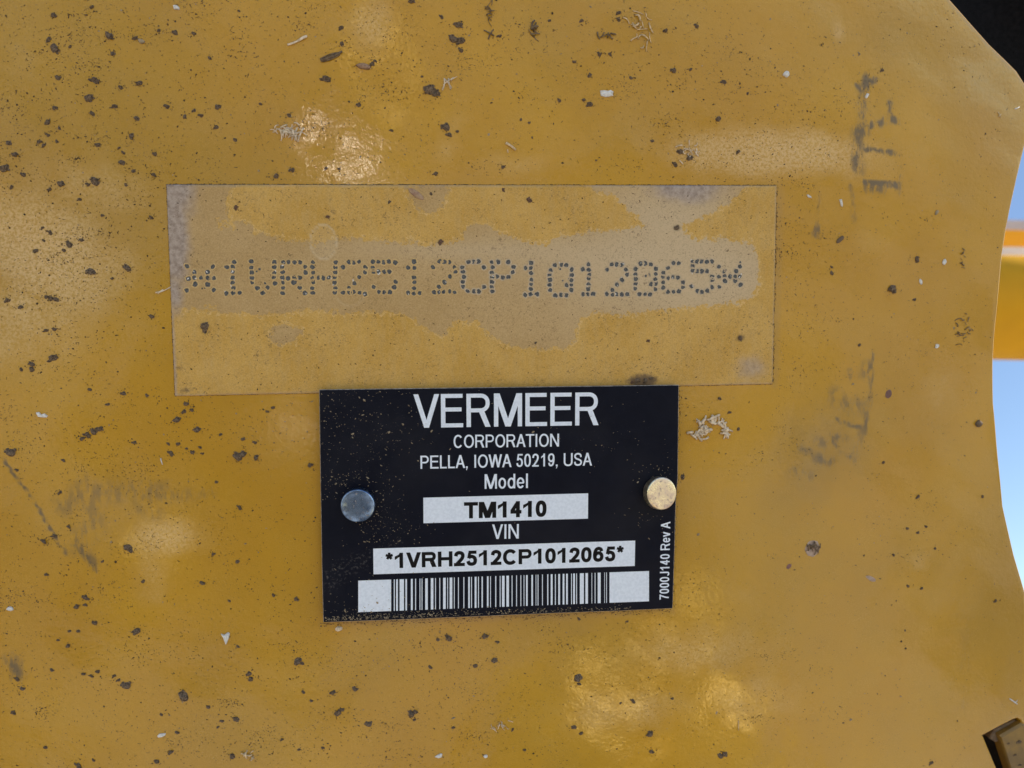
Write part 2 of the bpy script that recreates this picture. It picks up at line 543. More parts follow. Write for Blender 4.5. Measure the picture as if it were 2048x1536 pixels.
SCUFFS = [  # the smeared dark marks: polyline, half width px, weight
    ([(1735, 155), (1728, 200), (1722, 235), (1730, 265)], 8, .9), ([(1715, 172), (1730, 182), (1740, 165), (1752, 158)], 5, .8),
    ([(1735, 252), (1765, 245), (1780, 235), (1795, 243)], 6, .9), ([(1780, 205), (1775, 232)], 5, .8), ([(1718, 260), (1712, 300), (1716, 340)], 13, .65),
    ([(1730, 297), (1765, 303), (1798, 308)], 4, 1.0), ([(1798, 308), (1803, 345), (1800, 372)], 3, .6), ([(1720, 366), (1760, 368), (1795, 370)], 5, .95),
    ([(1735, 378), (1765, 380)], 10, .55), ([(1797, 370), (1799, 395)], 3, .7), ([(1700, 370), (1706, 400), (1708, 440)], 5, .5), ([(1640, 380), (1634, 440)], 5, .3),
    ([(1628, 470), (1634, 455), (1640, 470)], 7, .6),
    ([(1745, 705), (1744, 760), (1738, 810), (1728, 870)], 4, .6), ([(1735, 730), (1733, 750)], 11, .6), ([(1703, 740), (1706, 755)], 9, .5),
    ([(1670, 785), (1700, 812), (1728, 805)], 14, .45), ([(1672, 800), (1730, 830)], 16, .4), ([(1673, 838), (1700, 850), (1722, 855)], 4, .7),
    ([(1725, 860), (1715, 890), (1708, 920)], 9, .45), ([(1665, 872), (1690, 878)], 9, .55), ([(1663, 880), (1680, 905), (1710, 918)], 3, .6),
    ([(1636, 880), (1648, 888)], 10, .5), ([(1605, 898), (1618, 902)], 8, .6), ([(1635, 916), (1660, 922)], 11, .6), ([(1590, 940), (1620, 952)], 12, .4),
    ([(1600, 820), (1560, 910), (1600, 970)], 22, .18),
    ([(5, 915), (25, 945), (60, 990), (85, 1030), (105, 1065), (130, 1105)], 2.2, .9), ([(150, 1075), (170, 1110), (192, 1142)], 4, .7),
    ([(130, 1010), (170, 985), (250, 985), (330, 985)], 22, .42), ([(170, 975), (185, 1040), (160, 1090)], 26, .38), ([(340, 995), (420, 985)], 14, .35),
    ([(280, 1020), (320, 1030)], 14, .35), ([(140, 1080), (190, 1125)], 9, .5), ([(1930, 1240), (1930, 1330), (1925, 1420)], 14, .22), ([(25, 1325), (32, 1345)], 16, .6),
    ([(560, 925), (545, 975), (520, 990)], 12, .15)]
for line, hw, w in SCUFFS:
    d = seg_dist(PV, [pa(*p) for p in line]) / PX
    sc = np.maximum(sc, w * np.exp(-(d / (hw * 1.4)) ** 2 * 1.1))
put_attr(panel, 'scuff', sc)
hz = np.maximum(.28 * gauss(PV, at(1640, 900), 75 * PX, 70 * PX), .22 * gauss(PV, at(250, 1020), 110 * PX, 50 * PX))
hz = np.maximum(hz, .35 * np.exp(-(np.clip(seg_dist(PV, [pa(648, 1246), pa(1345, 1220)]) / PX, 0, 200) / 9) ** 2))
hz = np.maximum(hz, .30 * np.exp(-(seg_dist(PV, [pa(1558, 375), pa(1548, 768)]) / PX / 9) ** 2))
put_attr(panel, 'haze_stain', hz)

# ------------------------------------------------------------------ 2. clear film with punched number
FILM_H = 0.22 * MM
film_px = [(333, 369), (1553, 371), (1545, 768), (350, 792)]
fo = [at(*p, FILM_H) for p in film_px]
fc = Vector((sum(p[0] for p in fo) / 4, sum(p[1] for p in fo) / 4))
film = empty('film_label', shift(*fc, 0))
tag(film, 'wide clear film label gone cloudy tan, with a dot punched number, above the black nameplate', 'label')
TW = Matrix.Translation((-fc.x, -fc.y, 0))
fs, FV = slab('film_sheet', [(p[0] - fc.x, p[1] - fc.y) for p in fo], [], 4 * PX, 0.2 * MM, MF, MFE, film, None, top=FILM_H)
FVp = FV + np.array(fc)


def fpoly(pts): return [np.array(at(*p, FILM_H)) for p in pts]


tan_poly = fpoly([(320, 350), (470, 350), (455, 395), (446, 430), (470, 440), (500, 452), (506, 464), (560, 479), (640, 486), (680, 476), (740, 479), (800, 485),
                  (850, 490), (905, 484), (928, 480), (930, 465), (940, 451), (965, 446), (985, 455), (1000, 468), (1050, 484), (1090, 488), (1120, 474), (1180, 463),
                  (1235, 462), (1285, 452), (1275, 430), (1230, 395), (1190, 378), (1180, 350), (1510, 350), (1480, 380), (1455, 412), (1400, 432), (1362, 455),
                  (1375, 472), (1400, 478), (1460, 478), (1500, 488), (1515, 510), (1519, 545), (1512, 580), (1500, 600), (1440, 610), (1330, 618), (1240, 628),
                  (1180, 626), (1160, 640), (1150, 680), (1122, 697), (1060, 694), (1010, 690), (970, 662), (948, 644), (915, 640), (888, 668), (860, 660), (830, 640), (800, 626), (740, 622),
                  (700, 626), (640, 619), (560, 630), (460, 625), (330, 615)])
d = poly_mask(FVp, tan_poly)
tanin = -d
for pts in ([(808, 374), (895, 374), (890, 400), (872, 425), (838, 420), (820, 395)], [(546, 655), (575, 650), (598, 665), (590, 688), (560, 690), (545, 678)]):
    tanin = np.maximum(tanin, -poly_mask(FVp, fpoly(pts)))
for q in range(9):                                         # comb-like drag marks at the left end
    tanin = np.minimum(tanin, seg_dist(FVp, fpoly([(432 + q * 4.2, 432 + q), (436 + q * 4.2, 452 + (q % 3) * 3)])) - 0.9 * PX)
    tanin = np.maximum(tanin, 1.5 * PX - seg_dist(FVp, fpoly([(350 + q * 12, 628), (352 + q * 12, 612 - (q % 3) * 5)])) if q < 0 else tanin)
    tanin = np.minimum(tanin, seg_dist(FVp, fpoly([(385 + q * 6, 632), (384 + q * 6, 610 + (q * 5 % 9))])) - 1.0 * PX)
put_attr(fs, 'clear', tanin * 1000)
pale = np.clip(gauss(FVp, at(1400, 560), 190 * PX, 90 * PX) * .95 + gauss(FVp, at(1150, 520), 200 * PX, 40 * PX) * .4 + gauss(FVp, at(900, 500), 150 * PX, 14 * PX) * .4 + gauss(FVp, at(1330, 420), 110 * PX, 40 * PX) * .6, 0, 1)
put_attr(fs, 'pale', pale)
grey = np.maximum.reduce([1.3 * gauss(FVp, at(330, 375), 45 * PX, 55 * PX), 1.25 * gauss(FVp, at(345, 470), 26 * PX, 90 * PX), .9 * gauss(FVp, at(350, 580), 16 * PX, 50 * PX),
                          1.15 * gauss(FVp, at(1375, 368), 66 * PX, 34 * PX), .75 * gauss(FVp, at(1500, 735), 36 * PX, 28 * PX), .35 * gauss(FVp, at(440, 730), 60 * PX, 40 * PX),
                          .35 * gauss(FVp, at(1510, 740), 80 * PX, 60 * PX)])
grey = np.maximum(grey, .75 * np.exp(-(seg_dist(FVp, fpoly([(333, 369), (350, 792)])) / PX / 8) ** 2))
grey = np.maximum(grey, .62 * np.exp(-(seg_dist(FVp, fpoly([(350, 792), (1545, 768)])) / PX / 7) ** 2))
grey = np.maximum(grey, .55 * np.exp(-(seg_dist(FVp, fpoly([(340, 371), (1553, 372), (1545, 768)])) / PX / 6) ** 2))
put_attr(fs, 'grey', grey)
dirt = np.maximum(1.2 * gauss(FVp, at(1285, 762), 26 * PX, 12 * PX), .7 * gauss(FVp, at(372, 780), 15 * PX, 6 * PX))
for (x, y, s, w) in [(410, 654, 13, .6), (1481, 676, 9, .9), (1353, 456, 8, .9), (472, 416, 6, .7), (467, 398, 8, .4), (655, 434, 6, .8), (881, 484, 7, .8), (1059, 401, 7, .8), (1110, 386, 14, .45),
                     (1600, 650, 5, .5), (602, 440, 7, .4), (358, 736, 8, .6), (1043, 430, 8, .55), (1430, 665, 12, .4), (1390, 655, 10, .35), (475, 705, 9, .4), (1160, 370, 12, .5)]:
    dirt = np.maximum(dirt, w * gauss(FVp, at(x, y), s * PX, s * PX * .8))
put_attr(fs, 'dirt', dirt)
w = FVp - np.array(at(647, 484)); e = np.sqrt((w[:, 0] / (25 * PX)) ** 2 + (w[:, 1] / (33 * PX)) ** 2)
ring = np.exp(-((e - 1) / .045) ** 2) + .25 * (e < 1)
w = FVp - np.array(at(700, 575)); e = np.sqrt((w[:, 0] / (30 * PX)) ** 2 + (w[:, 1] / (36 * PX)) ** 2)
ring = np.maximum(ring, .35 * np.exp(-((e - 1) / .06) ** 2) * (w[:, 1] < 0))
put_attr(fs, 'ring', np.clip(ring, 0, 1))

# dot punched characters, 5 x 7 matrix
DOTS = {
    '*': ['.....', '#...#', '.#.#.', '#####', '.#.#.', '#...#', '.....'],
    '1': ['..#..', '.##..', '..#..', '..#..', '..#..', '..#..', '.###.'],
    'V': ['#...#', '#...#', '#...#', '#...#', '#...#', '.#.#.', '..#..'],
    'R': ['####.', '#...#', '#...#', '####.', '#.#..', '#..#.', '#...#'],
    'H': ['#...#', '#...#', '#...#', '#####', '#...#', '#...#', '#...#'],
    '2': ['.###.', '#...#', '....#', '...#.', '..#..', '.#...', '#####'],
    '5': ['#####', '#....', '####.', '....#', '....#', '#...#', '.###.'],
    'C': ['.###.', '#...#', '#....', '#....', '#....', '#...#', '.###.'],
    'P': ['####.', '#...#', '#...#', '####.', '#....', '#....', '#....'],
    '0': ['.###.', '#...#', '#...#', '#...#', '#..##', '#...#', '.###.'],
    '6': ['..##.', '.#...', '#....', '####.', '#...#', '#...#', '.###.'],
}
CH = [('*', 376, 428, 521, 592), ('1', 440, 492, 524, 586), ('V', 503, 549, 524, 586), ('R', 566, 610, 524, 586), ('H', 626, 670, 524, 586), ('2', 687, 730, 524, 586),
      ('5', 746, 790, 524, 584), ('1', 806, 850, 524, 586), ('2', 867, 910, 524, 584), ('C', 926, 968, 524, 584), ('P', 984, 1027, 524, 583), ('1', 1040, 1085, 526, 588),
      ('0', 1100, 1143, 530, 590), ('1', 1155, 1198, 528, 588), ('2', 1214, 1254, 530, 589), ('0', 1271, 1311, 528, 588), ('6', 1326, 1367, 527, 584), ('5', 1384, 1424, 523, 582),
      ('*', 1438, 1481, 523, 582)]
rnd = random.Random(11)


def crater(vs, fs_, mi, x, y, r, z0):
    n = 9; b = len(vs)
    a0 = rnd.random() * 6
    rr = [r * rnd.uniform(.70, 1.15) for _ in range(n)]
    rings = [(1.42, 0.0), (1.18, 0.075), (0.92, 0.045), (0.80, 0.006)]
    for s, h in rings:
        for i in range(n):
            a = a0 + i * math.tau / n
            k = rr[i] * s
            vs.append((x + math.cos(a) * k, y + math.sin(a) * k, z0 + h * MM * rnd.uniform(.6, 1.25)))
    vs.append((x + rnd.uniform(-.2, .2) * r, y + rnd.uniform(-.2, .2) * r, z0 + 0.004 * MM))
    for q in range(3):
        for i in range(n):
            j = (i + 1) % n
            fs_.append((b + q * n + i, b + q * n + j, b + (q + 1) * n + j, b + (q + 1) * n + i))
            mi.append(1 if q == 2 else 0)
    for i in range(n):
        fs_.append((b + 3 * n + i, b + 3 * n + (i + 1) % n, b + 4 * n)); mi.append(1)


for ci, (c, x0, x1, y0, y1) in enumerate(CH):
    vs, fs_, mi = [], [], []
    z = FILM_H + 0.004 * MM
    ctr = Vector(at((x0 + x1) / 2, (y0 + y1) / 2, FILM_H))
    for r_, row in enumerate(DOTS[c]):
        for q, s in enumerate(row):
            if s != '#': continue
            if rnd.random() < .012: continue
            px = x0 + (x1 - x0) * q / 4 + rnd.gauss(0, .8); py = y0 + (y1 - y0) * r_ / 6 + rnd.gauss(0, .8)
            u, v = at(px, py, FILM_H)
            crater(vs, fs_, mi, u - ctr.x, v - ctr.y, rnd.uniform(4.7, 5.6) * PX, z)
    for q in range(7):                                     # pale crumbs of paint at the rims
        fx, fy = rnd.uniform(x0, x1), rnd.uniform(y0, y1)
        rr_, qq_ = round((fy - y0) / (y1 - y0) * 6), round((fx - x0) / (x1 - x0) * 4)
        if DOTS[c][rr_][qq_] != '#': continue
        u, v = at(x0 + (x1 - x0) * qq_ / 4 + rnd.uniform(-4, 4), y0 + (y1 - y0) * rr_ / 6 + rnd.uniform(-5, 5), FILM_H)
        b_n = len(vs); l_ = rnd.uniform(1.4, 3.0) * PX; an = rnd.uniform(0, 6)
        for (ax_, ay_) in ((1, 0), (.2, .45), (-1, .1), (-.1, -.5)):
            vs.append((u - ctr.x + (ax_ * math.cos(an) - ay_ * math.sin(an)) * l_, v - ctr.y + (ax_ * math.sin(an) + ay_ * math.cos(an)) * l_, z + .08 * MM))
        vs.append((u - ctr.x, v - ctr.y, z + .14 * MM))
        for q_ in range(4): fs_.append((b_n + q_, b_n + (q_ + 1) % 4, b_n + 4)); mi.append(2)
    if c in 'R0V*':                                        # stray chips inside the figure
        for q in range(3):
            u, v = at(rnd.uniform(x0, x1), rnd.uniform(y0, y1), FILM_H)
            crater(vs, fs_, mi, u - ctr.x, v - ctr.y, rnd.uniform(2, 3) * PX, z + 0.003 * MM)
    o = mesh('punched_character', vs, fs_, MPITRIM if ci < 9 else MPITP, film)
    o.location = (ctr.x - fc.x, ctr.y - fc.y, 0)
    o.data.materials.append(MPIT)
    o.data.materials.append(MCHIP)
    o.data.polygons.foreach_set('material_index', mi)

# ------------------------------------------------------------------ 3. black nameplate
NP_T = 2.3 * MM                 # height of its face above the painted sheet
corn = [(639.1, 780.1), (1357, 770.7), (1355.5, 900), (1355, 955), (1351, 1000), (1349.5, 1060), (1346.5, 1160), (1344.8, 1216.3), (1240, 1221), (1100, 1226), (960, 1232), (800, 1238.5), (647.3, 1244), (644.5, 1130), (641.5, 950)]
no_ = [at(*p, NP_T) for p in corn]
ncv = Vector(at(998, 1003, NP_T))
plate = empty('nameplate', shift(ncv.x, ncv.y, 0))
tag(plate, 'black metal nameplate with white lettering and barcode, held by two round rivets', 'nameplate')
base, BV = slab('plate_body', [(p[0] - ncv.x, p[1] - ncv.y) for p in no_], [], 6 * PX, 0.75 * MM, MB, MALU, plate, None, bevel=0.10 * MM, top=NP_T)
BVp = BV + np.array(ncv)
swp = np.zeros(len(BVp))
for line, hw, w_ in [([(648, 1160), (690, 1125), (740, 1105)], 7, 1), ([(655, 1175), (700, 1145), (745, 1115)], 9, .8), ([(740, 1105), (800, 1082)], 5, .6), ([(650, 1140), (700, 1112)], 4, .5)]:
    swp = np.maximum(swp, w_ * np.exp(-(seg_dist(BVp, [np.array(at(*p, NP_T)) for p in line]) / PX / hw) ** 2))
put_attr(base, 'swipe', swp)
bd = np.maximum.reduce([.50 * gauss(BVp, at(700, 870), 110 * PX, 90 * PX), .55 * gauss(BVp, at(770, 1030), 60 * PX, 50 * PX), .6 * np.exp(-(seg_dist(BVp, [np.array(at(648, 1240, NP_T)), np.array(at(1200, 1222, NP_T))]) / PX / 12) ** 2),
                        .25 * gauss(BVp, at(1200, 850), 120 * PX, 60 * PX)])
put_attr(base, 'dust_sheen', bd)


# glyphs: list of polygons in units of the cap height; box width w, stroke s
def ribbon(pts, s, closed=False):
    h = s / 2; L = len(pts); P = [Vector(p) for p in pts]
    le, ri = [], []
    for i in range(L):
        a = P[(i - 1) % L] if (closed or i > 0) else None
        b = P[(i + 1) % L] if (closed or i < L - 1) else None
        t1 = (P[i] - a).normalized() if a is not None else None
        t2 = (b - P[i]).normalized() if b is not None else None
        if t1 is None: t1 = t2
        if t2 is None: t2 = t1
        n1 = Vector((-t1.y, t1.x)); n2 = Vector((-t2.y, t2.x))
        m = (n1 + n2)
        m = m.normalized() if m.length > 1e-6 else n1
        k = h / max(.5, m.dot(n1))
        le.append(P[i] + m * k); ri.append(P[i] - m * k)
    quads = []
    for i in range(L if closed else L - 1):
        j = (i + 1) % L
        quads.append([tuple(ri[i]), tuple(ri[j]), tuple(le[j]), tuple(le[i])])
    return quads


def cat(pts, n=7):
    out = []
    P = [Vector(p) for p in pts]
    P = [P[0] * 2 - P[1]] + P + [P[-1] * 2 - P[-2]]
    for i in range(1, len(P) - 2):
        p0, p1, p2, p3 = P[i - 1:i + 3]
        for j in range(n):
            t = j / n
            out.append(tuple(0.5 * ((2 * p1) + (p2 - p0) * t + (2 * p0 - 5 * p1 + 4 * p2 - p3) * t * t + (3 * p1 - p0 - 3 * p2 + p3) * t ** 3)))
    out.append(tuple(P[-2]))
    return out


def arc(cx, cy, rx, ry, a0, a1, n=22, e=2.0):
    out = []
    for i in range(n + 1):
        a = R(a0 + (a1 - a0) * i / n)
        c, s = math.cos(a), math.sin(a)
        out.append((cx + rx * math.copysign(abs(c) ** (2 / e), c), cy + ry * math.copysign(abs(s) ** (2 / e), s)))
    return out


def rect(x0, y0, x1, y1): return [[(x0, y0), (x1, y0), (x1, y1), (x0, y1)]]


def glyph(c, w, s):
    """returns layers; each layer is a list of polygons that do not overlap one another"""
    h = s / 2; b = s * .92       # b: thickness of level bars
    def box(p): return [(h + (w - s) * x, h * .95 + (1 - h * 1.9) * y) for x, y in p]
    def vee(x0, x1, y1=1.0, inv=False):
        W_ = x1 - x0; a = s * 1.1
        k = (W_ / 2 - a) / (W_ / 2 - a / 2)
        pts = [(0, 1), (a, 1), (W_ / 2, 1 - k), (W_ - a, 1), (W_, 1), (W_ / 2 + a / 2, 0), (W_ / 2 - a / 2, 0)]
        # split in two convex halves
        l = [(0, 1), (W_ / 2 - a / 2, 0), (W_ / 2, 0), (W_ / 2, 1 - k), (a, 1)]
        r = [(W_, 1), (W_ - a, 1), (W_ / 2, 1 - k), (W_ / 2, 0), (W_ / 2 + a / 2, 0)]
        f = (lambda p: (x0 + p[0], (1 - p[1]) * y1)) if inv else (lambda p: (x0 + p[0], p[1] * y1))
        return [[f(p) for p in l], [f(p) for p in r]]
    if c == 'V': return [vee(0, w)]
    if c == 'v': return [vee(0, w, .73)]
    if c == 'W': return [vee(0, w / 2 + s * .5), vee(w / 2 - s * .5, w)]
    if c == 'A': return [vee(0, w, 1, True), rect(w * .22, .27, w * .78, .27 + b)]
    if c == 'M': return [rect(0, 0, s, 1) + rect(w - s, 0, w, 1), [[(0, 1), (w / 2 - s * .62, 0), (w / 2, 0), (w / 2, s * 1.9), (s * 1.32, 1)], [(w, 1), (w - s * 1.32, 1), (w / 2, s * 1.9), (w / 2, 0), (w / 2 + s * .62, 0)]]]
    if c == 'N': return [rect(0, 0, s, 1) + rect(w - s, 0, w, 1), [[(0, 1), (w - s * 1.15, 0), (w, 0), (s * 1.15, 1)]]]
    if c == 'E': return [rect(0, 0, s, 1) + rect(s, 0, w, b) + rect(s, 1 - b, w * .98, 1) + rect(s, .535 - b / 2, w * .93, .535 + b / 2)]
    if c == 'L': return [rect(0, 0, s, 1) + rect(s, 0, w, b)]
    if c == 'T': return [rect(0, 1 - b, w, 1) + rect(w / 2 - h, 0, w / 2 + h, 1 - b)]
    if c in 'Il': return [rect(w / 2 - h, 0, w / 2 + h, 1)]
    if c == 'H': return [rect(0, 0, s, 1) + rect(w - s, 0, w, 1) + rect(s, .52 - b / 2, w - s, .52 + b / 2)]
    if c in 'PR':
        y1, y0 = 1 - b / 2, (.47 if c == 'P' else .50)
        ry = (y1 - y0) / 2; rx = min(ry, (w - s) * .62); xr = (w * .97 if c == 'R' else w) - h - rx
        path = [(s, y1), (xr, y1)] + arc(xr, y0 + ry, rx, ry, 90, -90, 16, 2.2)[1:-1] + [(xr, y0), (s, y0)]
        L = [rect(0, 0, s, 1) + ribbon(path, b)]
        if c == 'R':
            L.append([[(w * .50, y0 - h * .3), (w - s * 1.22, 0), (w, 0), (w * .50 + s * 1.15, y0 + h * .4)]])
        return L
    if c == 'C': return [ribbon(arc(w / 2 + .01, .5, w / 2 - h, .5 - h * .8, 38, 322, 30, 2.15), s)]
    if c == 'O': return [ribbon(arc(w / 2, .5, w / 2 - h, .5 - h * .8, 0, 360, 36, 2.1)[:-1], s, True)]
    if c == '0': return [ribbon(arc(w / 2, .5, w / 2 - h, .5 - h * .9, 0, 360, 32, 2.35)[:-1], s, True)]
    if c == 'U':
        r_ = w / 2 - h
        return [ribbon([(h, 1)] + [(x, y) for x, y in arc(w / 2, h * .8 + r_, r_, r_, 180, 360, 18, 2.3)] + [(w - h, 1)], s)]
    if c == 'J':
        r_ = w / 2 - h
        return [ribbon([(w - h, 1)] + arc(w / 2, h + r_, r_, r_, 0, -172, 16, 2.3), s)]
    if c == 'S': return [ribbon(cat(box([(.97, .71), (.86, .92), (.5, 1), (.14, .93), (.03, .75), (.2, .59), (.52, .51), (.88, .40), (1, .24), (.88, .07), (.5, 0), (.12, .07), (0, .29)])), s)]
    if c == '2': return [ribbon(cat(box([(.02, .70), (.12, .91), (.5, 1), (.88, .91), (.98, .72), (.84, .49), (.48, .24), (.14, .02)])), s), rect(0, 0, w, b)]
    if c == '5': return [ribbon(box([(.24, .97), (.10, .50)]), s * .85) , ribbon(cat(box([(.08, .52), (.26, .62), (.52, .65), (.86, .55), (1, .32), (.88, .08), (.5, 0), (.14, .07), (0, .27)])), s), rect(w * .22, 1 - b, w * .95, 1)]
    if c in '69':
        q = box([(.96, .75), (.84, .94), (.52, 1), (.2, .90), (.03, .62), (0, .36), (.12, .09), (.5, 0), (.88, .09), (1, .31), (.88, .53), (.52, .62), (.18, .53), (.03, .34)])
        if c == '9': q = [(w - x, 1 - y) for x, y in q]
        return [ribbon(cat(q), s)]
    if c == '1':
        xs = w * .62 - h
        return [rect(xs, 0, xs + s, 1), [[(xs + h, 1), (xs + h * .6, 1), (xs - s * .3, .86), (xs - s * 1.25, .76), (xs - s * 1.25, .76 - s), (xs, .80 - s * .3), (xs + h, .86)]]]
    if c == '4':
        xs = w * .78 - s
        xs = max(xs, w * .5)
        return [rect(xs, 0, xs + s, 1), rect(0, .23, w, .23 + b), [[(xs + s * .1, 1), (0, .23 + b), (s * 1.15, .23 + b), (xs + s * .5, .82)]]]
    if c == '7': return [rect(0, 1 - b, w, 1), ribbon(cat([(w - s * .7, 1 - b), (w * .62, .62), (w * .42, .3), (w * .34, 0)]), s)]
    if c == 'o': return [ribbon(arc(w / 2, .365, w / 2 - h, .365 - h * .8, 0, 360, 30, 2.1)[:-1], s, True)]
    if c == 'd': return [ribbon(arc(w / 2, .365, w / 2 - h, .365 - h * .8, 0, 360, 30, 2.1)[:-1], s, True), rect(w - s, 0, w, 1)]
    if c == 'e': return [ribbon(arc(w / 2, .365, w / 2 - h, .365 - h * .8, 0, 325, 28, 2.1), s), rect(s * .6, .365 - b * .42, w - s * .3, .365 + b * .42)]
    if c == ',': return [[[(0, 0), (s * 1.05, 0), (s * 1.05, s), (0, s)]], [[(s * .45, .02), (s * .15, -.16), (s * .45, -.18), (s * 1.05, .02)]]]
    if c == '*':
        cx, cy, r_ = w / 2, .80, w * .5
        return [ribbon([(cx, cy), (cx + math.cos(R(90 + 72 * i)) * r_, cy + math.sin(R(90 + 72 * i)) * r_)], s * .72) for i in range(5)]
    return []


ADV = {'V': .667, 'E': .667, 'R': .722, 'M': .833, 'C': .722, 'O': .778, 'P': .667, 'A': .667, 'T': .611, 'I': .278, 'N': .722, 'L': .556, ',': .278, 'W': .944, 'U': .722,
       'S': .667, 'J': .5, 'o': .556, 'd': .556, 'e': .556, 'l': .222, 'v': .5, ' ': .278, '*': .389, 'H': .722}


def text(name, txt, p0, p1, cap, s, mat, parent, origin, hgt, kern=0.0, sb=.10):
    """print txt between two baseline pixels, cap height and stroke in pixels"""
    A = Vector(at(*p0, hgt)); B = Vector(at(*p1, hgt))
    ux = (B - A).normalized(); uy = Vector((-ux.y, ux.x))
    cp = cap * (B - A).length / math.hypot(p1[0] - p0[0], p1[1] - p0[1])
    total = (B - A).length / cp
    adv = [ADV.get(c, .556) / .716 for c in txt]
    bare = [0 if c in 'VAWTv' else sb for c in txt]
    k = (total + (bare[0] + bare[-1]) / 2) / sum(adv)
    if k > 1.3: k = 1.3
    x = -bare[0] / 2
    vs, fs_ = [], []
    for c, a, g in zip(txt, adv, bare):
        wd = a * k
        if c != ' ':
            for li, layer in enumerate(glyph(c, max(wd - g, s * 1.05), s)):
                z = hgt + (0.012 + 0.004 * li) * MM
                for poly in layer:
                    b0 = len(vs)
                    ar = sum(poly[i][0] * poly[(i + 1) % len(poly)][1] - poly[(i + 1) % len(poly)][0] * poly[i][1] for i in range(len(poly)))
                    if ar < 0: poly = poly[::-1]
                    for (gx, gy) in poly:
                        q = A + ux * ((x + g / 2 + gx) * cp) + uy * (gy * cp)
                        vs.append((q.x - origin.x, q.y - origin.y, z))
                    if len(poly) > 5:
                        for t in tessellate_polygon([[Vector((px_, py_, 0)) for px_, py_ in poly]]):
                            ta = [poly[i] for i in t]
                            aa = (ta[1][0] - ta[0][0]) * (ta[2][1] - ta[0][1]) - (ta[1][1] - ta[0][1]) * (ta[2][0] - ta[0][0])
                            fs_.append(tuple(b0 + i for i in (t if aa > 0 else t[::-1])))
                    else:
                        fs_.append(tuple(range(b0, b0 + len(poly))))
        x += wd
    return mesh(name, vs, fs_, mat, parent)


def quadpatch(name, pxs, mat, hgt, parent, origin):
    vs = [];
    for p in pxs:
        u, v = at(*p, hgt); vs.append((u - origin.x, v - origin.y, hgt))
    return mesh(name, vs, [(3, 2, 1, 0)], mat, parent)


T = (plate, ncv, NP_T)
text('lettering', 'VERMEER', (827.5, 855.8), (1197, 850.2), 66.5, .130, MWHITE, plate, ncv, NP_T)
text('lettering', 'CORPORATION', (907, 896), (1118, 893), 26, .132, MWHITE, plate, ncv, NP_T)
text('lettering', 'PELLA, IOWA 50219, USA', (841, 937.7), (1184, 931), 26.2, .132, MWHITE, plate, ncv, NP_T)
text('lettering', 'Model', (969.3, 977.8), (1056, 976), 29.5, .128, MWHITE, plate, ncv, NP_T)
text('lettering', 'VIN', (984, 1078), (1037.5, 1077), 29.5, .135, MWHITE, plate, ncv, NP_T)
text('lettering', '7000J140 Rev A', (1337.6, 1198.4), (1340.8, 1043), 18.8, .150, MWHITE, plate, ncv, NP_T)
H1 = NP_T + .006 * MM
b1 = quadpatch('print_field', [(846.6, 995.4), (1176.3, 986.6), (1175.9, 1037.3), (847, 1046.5)], MWHITE, H1, plate, ncv)
b2 = quadpatch('print_field', [(746.4, 1097.2), (1270.4, 1081.2), (1269.5, 1132), (747, 1148.6)], MWHITE, H1, plate, ncv)
text('lettering', 'TM1410', (928, 1037), (1093, 1033.2), 32.8, .238, MINK, plate, ncv, NP_T + .01 * MM)
text('lettering', '*1VRH2512CP1012065*', (771.5, 1137), (1247, 1121.9), 30.8, .232, MINK, plate, ncv, NP_T + .01 * MM, sb=.09)
# barcode
A_, B_ = [], []
BARS = [(858, 868), (882, 900), (918, 962), (977, 993), (1033, 1052), (1077, 1086), (1122, 1130), (1143, 1151), (1180, 1206), (1237, 1263), (1281, 1289), (1325, 1333), (1363, 1390),
        (1406, 1413), (1430, 1457), (1474, 1481), (1516, 1524), (1571, 1580), (1620, 1637), (1650, 1658), (1686, 1705), (1721, 1729), (1757, 1770), (1812, 1828), (1845, 1852), (1897, 1907)]
bars = [(a / 5.12 + 620, b / 5.12 + 620) for a, b in BARS]
bars += [(a / 5.12 + 980, b / 5.12 + 980) for a, b in [(100, 108), (123, 149), (168, 194), (222, 230), (268, 276), (312, 320), (345, 352), (369, 386), (424, 440), (468, 474), (488, 496), (533, 541),
         (586, 597), (622, 641), (665, 674), (699, 717), (744, 762), (779, 797), (831, 839), (852, 870), (883, 891), (920, 961), (977, 1003), (1040, 1046), (1072, 1080), (1103, 1133), (1171, 1176), (1190, 1197)]]
vs, fs_ = [], []


def topy(x): return 1161.3 + (x - 716.3) * (1142 - 1161.3) / (1298.4 - 716.3)


def boty(x): return 1224.5 + (x - 717.3) * (1202.6 - 1224.5) / (1296.8 - 717.3)


for (a, b) in [(716.5, 782.3)] + bars + [(1219, 1298)]:
    q = len(vs)
    for (x, y) in ((a, topy(a)), (b, topy(b)), (b, boty(b)), (a, boty(a))):
        u, v = at(x, y, H1); vs.append((u - ncv.x, v - ncv.y, H1))
    fs_.append((q + 3, q + 2, q + 1, q))
mesh('barcode', vs, fs_, MWHITE, plate)


# rivets
def lathe(prof, n=56):
    vs, fs_ = [], []
    for r_, z in prof:
        for i in range(n):
            a = i * math.tau / n
            vs.append((math.cos(a) * r_, math.sin(a) * r_, z))
    for q in range(len(prof) - 1):
        for i in range(n):
            j = (i + 1) % n
            fs_.append((q * n + i, q * n + j, (q + 1) * n + j, (q + 1) * n + i))
    vs.append((0, 0, prof[-1][1])); c = len(vs) - 1; b = (len(prof) - 1) * n
    for i in range(n): fs_.append((b + i, b + (i + 1) % n, c))
    return vs, fs_


